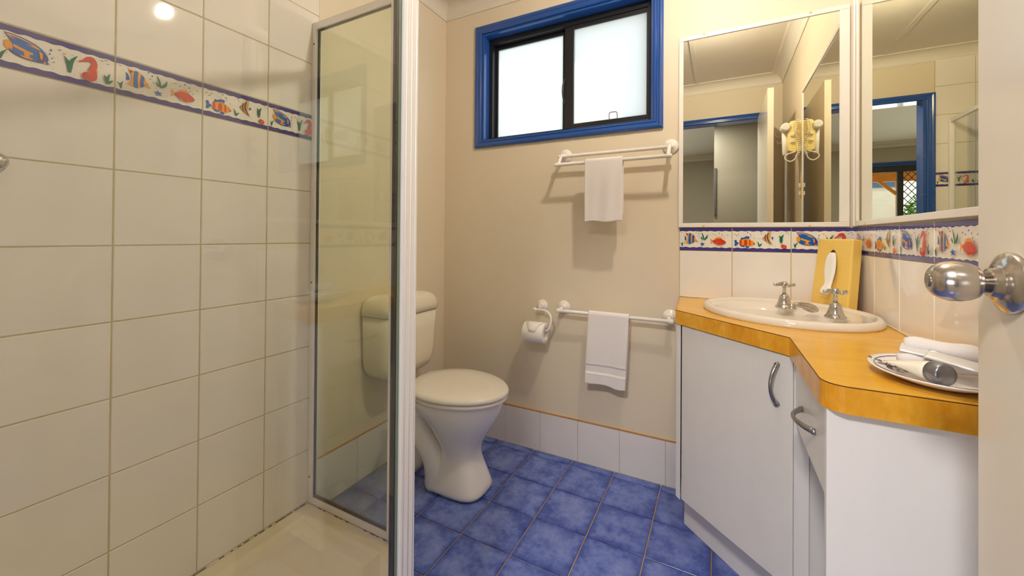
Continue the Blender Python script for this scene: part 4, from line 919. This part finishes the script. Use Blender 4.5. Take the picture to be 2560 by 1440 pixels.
cv = MB(); cv.prism([(-1.6, BY), (2.6, BY), (2.6, BY+.07), (-1.6, BY+.07)], CEIL-.03, CEIL); cv.prism([(-1.6, BY), (2.6, BY), (2.6, BY+.02), (-1.6, BY+.02)], CEIL-.075, CEIL-.03); struct('trim_9', cv, 'paint_ceiling')
casing('trim_10', SX0, SX1, -.2, SZT, BY, 1, .055, bottom=False)
sd = MB(); sd.box((SX0, BY-.09, 2.035), (SX1, BY-.01, SZT)); sd.box((SX0, BY-.09, 0), (SX0+.05, BY-.01, 2.035)); sd.box((SX1-.05, BY-.09, 0), (SX1, BY-.01, 2.035)); sd.box((SX0, BY-.09, 0), (SX1, BY-.01, .05))
sld = struct('door_2', sd, 'screen_frame_black', .002)
obj('stile', B((.090, BY-.07, .05), (.150, BY-.03, 2.035)), 'screen_frame_black', sld)
obj('stile', B((SX0+.05, BY-.07, .05), (SX0+.11, BY-.03, 2.035)), 'screen_frame_black', sld)
gm = MB(); gx0, gx1, gz0, gz1 = SX0+.11, .090, .05, 2.035; stp = .095
for s in (-1, 1):
    k = -40
    while k < 60:
        # line z = gz0 + s*1.25*(x-gx0) + k*stp
        pts = []
        xs = [gx0, gx1]
        for z in (gz0, gz1): xs.append(gx0+(z-gz0-k*stp)/(s*1.25))
        xs = sorted(x for x in xs if gx0-1e-6 <= x <= gx1+1e-6 and gz0-1e-4 <= gz0+s*1.25*(x-gx0)+k*stp <= gz1+1e-4)
        if len(xs) >= 2 and xs[-1]-xs[0] > .02:
            a = Vector((xs[0], BY-.05, gz0+s*1.25*(xs[0]-gx0)+k*stp)); b = Vector((xs[-1], BY-.05, gz0+s*1.25*(xs[-1]-gx0)+k*stp)); d = (b-a).normalized()
            gm.obox((a+b)/2, d, (0, 1, 0), d.cross(Vector((0, 1, 0))), (b-a).length/2, .003, .0035)
        k += 1
o = obj('diamond_grille', gm, 'screen_frame_black', sld); o['kind'] = 'stuff'
wr = thing('wardrobe', (1.9, -3.5, 0), 'cream built-in wardrobe with a long dark door pull, reflected in the basin mirror', 'wardrobe')
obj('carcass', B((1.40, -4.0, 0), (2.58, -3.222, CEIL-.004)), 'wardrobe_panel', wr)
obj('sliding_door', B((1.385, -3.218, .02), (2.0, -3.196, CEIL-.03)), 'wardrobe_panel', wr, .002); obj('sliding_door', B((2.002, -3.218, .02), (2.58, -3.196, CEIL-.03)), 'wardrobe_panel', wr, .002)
obj('pull', B((1.388, -3.198, 1.36), (1.412, -3.172, 1.90)), 'screen_frame_black', wr, .003)
struct('trim_11', B((1.806, -3.192, 0), (1.85, -3.176, 2.07)), 'paint_blue', .003)
bcl = thing('bedroom_fill_fitting', (1.20, -2.66, CEIL), 'round white ceiling light added as unseen fill in the next room', 'ceiling light')  # added fitting for the fill lamp, kept out of the mirrors' view
obj('rim', MB().lathe((1.20, -2.66, CEIL), (0, 0, -1), [(0, .17), (.02, .17), (.022, .155)], 28), 'plastic_white', bcl)
obj('diffuser', MB().lathe((1.20, -2.66, CEIL-.02), (0, 0, -1), [(0, .155), (.025, .135), (.045, .09), (.052, .01)], 28), 'bedroom_fill_glow', bcl)
# veranda and yard beyond the sliding door
struct('ground', B((-14, -22, -.25), (14, BY-.1, -.06)), 'ext_ground'); struct('ground_back', B((-8, .13, -.25), (8, 12, -.1)), 'ext_ground')
ver = thing('veranda', (0.5, -7.5, 0), 'orange timber veranda posts and beam outside the sliding door', 'veranda')
obj('beam', B((-3.5, -7.56, 2.13), (4.5, -7.47, 2.32)), 'timber_orange', ver); obj('roof_lining', B((-3.5, -7.6, 2.42), (4.5, BY-.11, 2.46)), 'timber_orange', ver)
for x in (-3.2, -.515, 2.4): obj('post', B((x, -7.56, -.06), (x+.06, -7.47, 2.13)), 'timber_orange', ver)
for x in (-2.2, -.9, .1, 1.4, 2.8): obj('rafter', B((x, -7.5, 2.32), (x+.05, BY-.12, 2.42)), 'timber_orange', ver)
obj('brace', MB().obox((-.30, -7.515, 2.06), Vector((.7, 0, .7)).normalized(), (0, 1, 0), Vector((-.7, 0, .7)).normalized(), .22, .02, .025), 'timber_orange', ver)
nb = thing('neighbour_building', (1.0, -9.2, 0), 'white neighbouring wall with a blue fascia beyond the veranda', 'building')
obj('wall', B((-.98, -9.4, -.06), (5, -9.0, 2.18)), 'ext_white', nb); obj('fascia', B((-1.0, -9.02, 2.18), (5, -8.98, 2.30)), 'ext_blue', nb); obj('roof_edge', B((-1.05, -9.5, 2.30), (5.1, -8.95, 2.34)), 'ext_white', nb)
def bush(name, c, r, h, label, seed, n=420, lf=.08):
    t = thing(name, (c[0], c[1], -.06), label, 'shrub'); rg = random.Random(seed); mb = MB()
    for _ in range(n):
        th = rg.uniform(0, 2*PI); ph = math.acos(rg.uniform(-.7, 1)); k = rg.uniform(.75, 1.0)
        p = Vector((c[0]+r*k*math.sin(ph)*math.cos(th), c[1]+r*k*math.sin(ph)*math.sin(th), h*.5+h*.5*k*math.cos(ph)))
        a = Vector((rg.gauss(0, 1), rg.gauss(0, 1), rg.gauss(0, 1))).normalized(); b = a.orthogonal().normalized(); l = lf*rg.uniform(.65, 1.35)
        mb.poly([p-a*l, p-b*l*.4, p+a*l, p+b*l*.4])
    o = obj('foliage', mb, 'ext_leaf', t); o['kind'] = 'stuff'
    obj('stem', MB().tube([(c[0], c[1], -.06), (c[0]+.03, c[1], h*.35), (c[0]-.02, c[1]+.03, h*.7)], [.05, .04, .02], 8), 'timber_orange', t)
bush('garden_shrub', (-1.85, -9.9), .75, 2.2, 'bright green shrub beyond the diamond mesh of the sliding door', 1, 900)
bush('garden_shrub', (0.02, 0.58), .36, 1.92, 'unseen green shrub added outside the frosted bathroom window to tint it', 2, 3600, .045)  # added out of view to tint the light through the frosted pane green
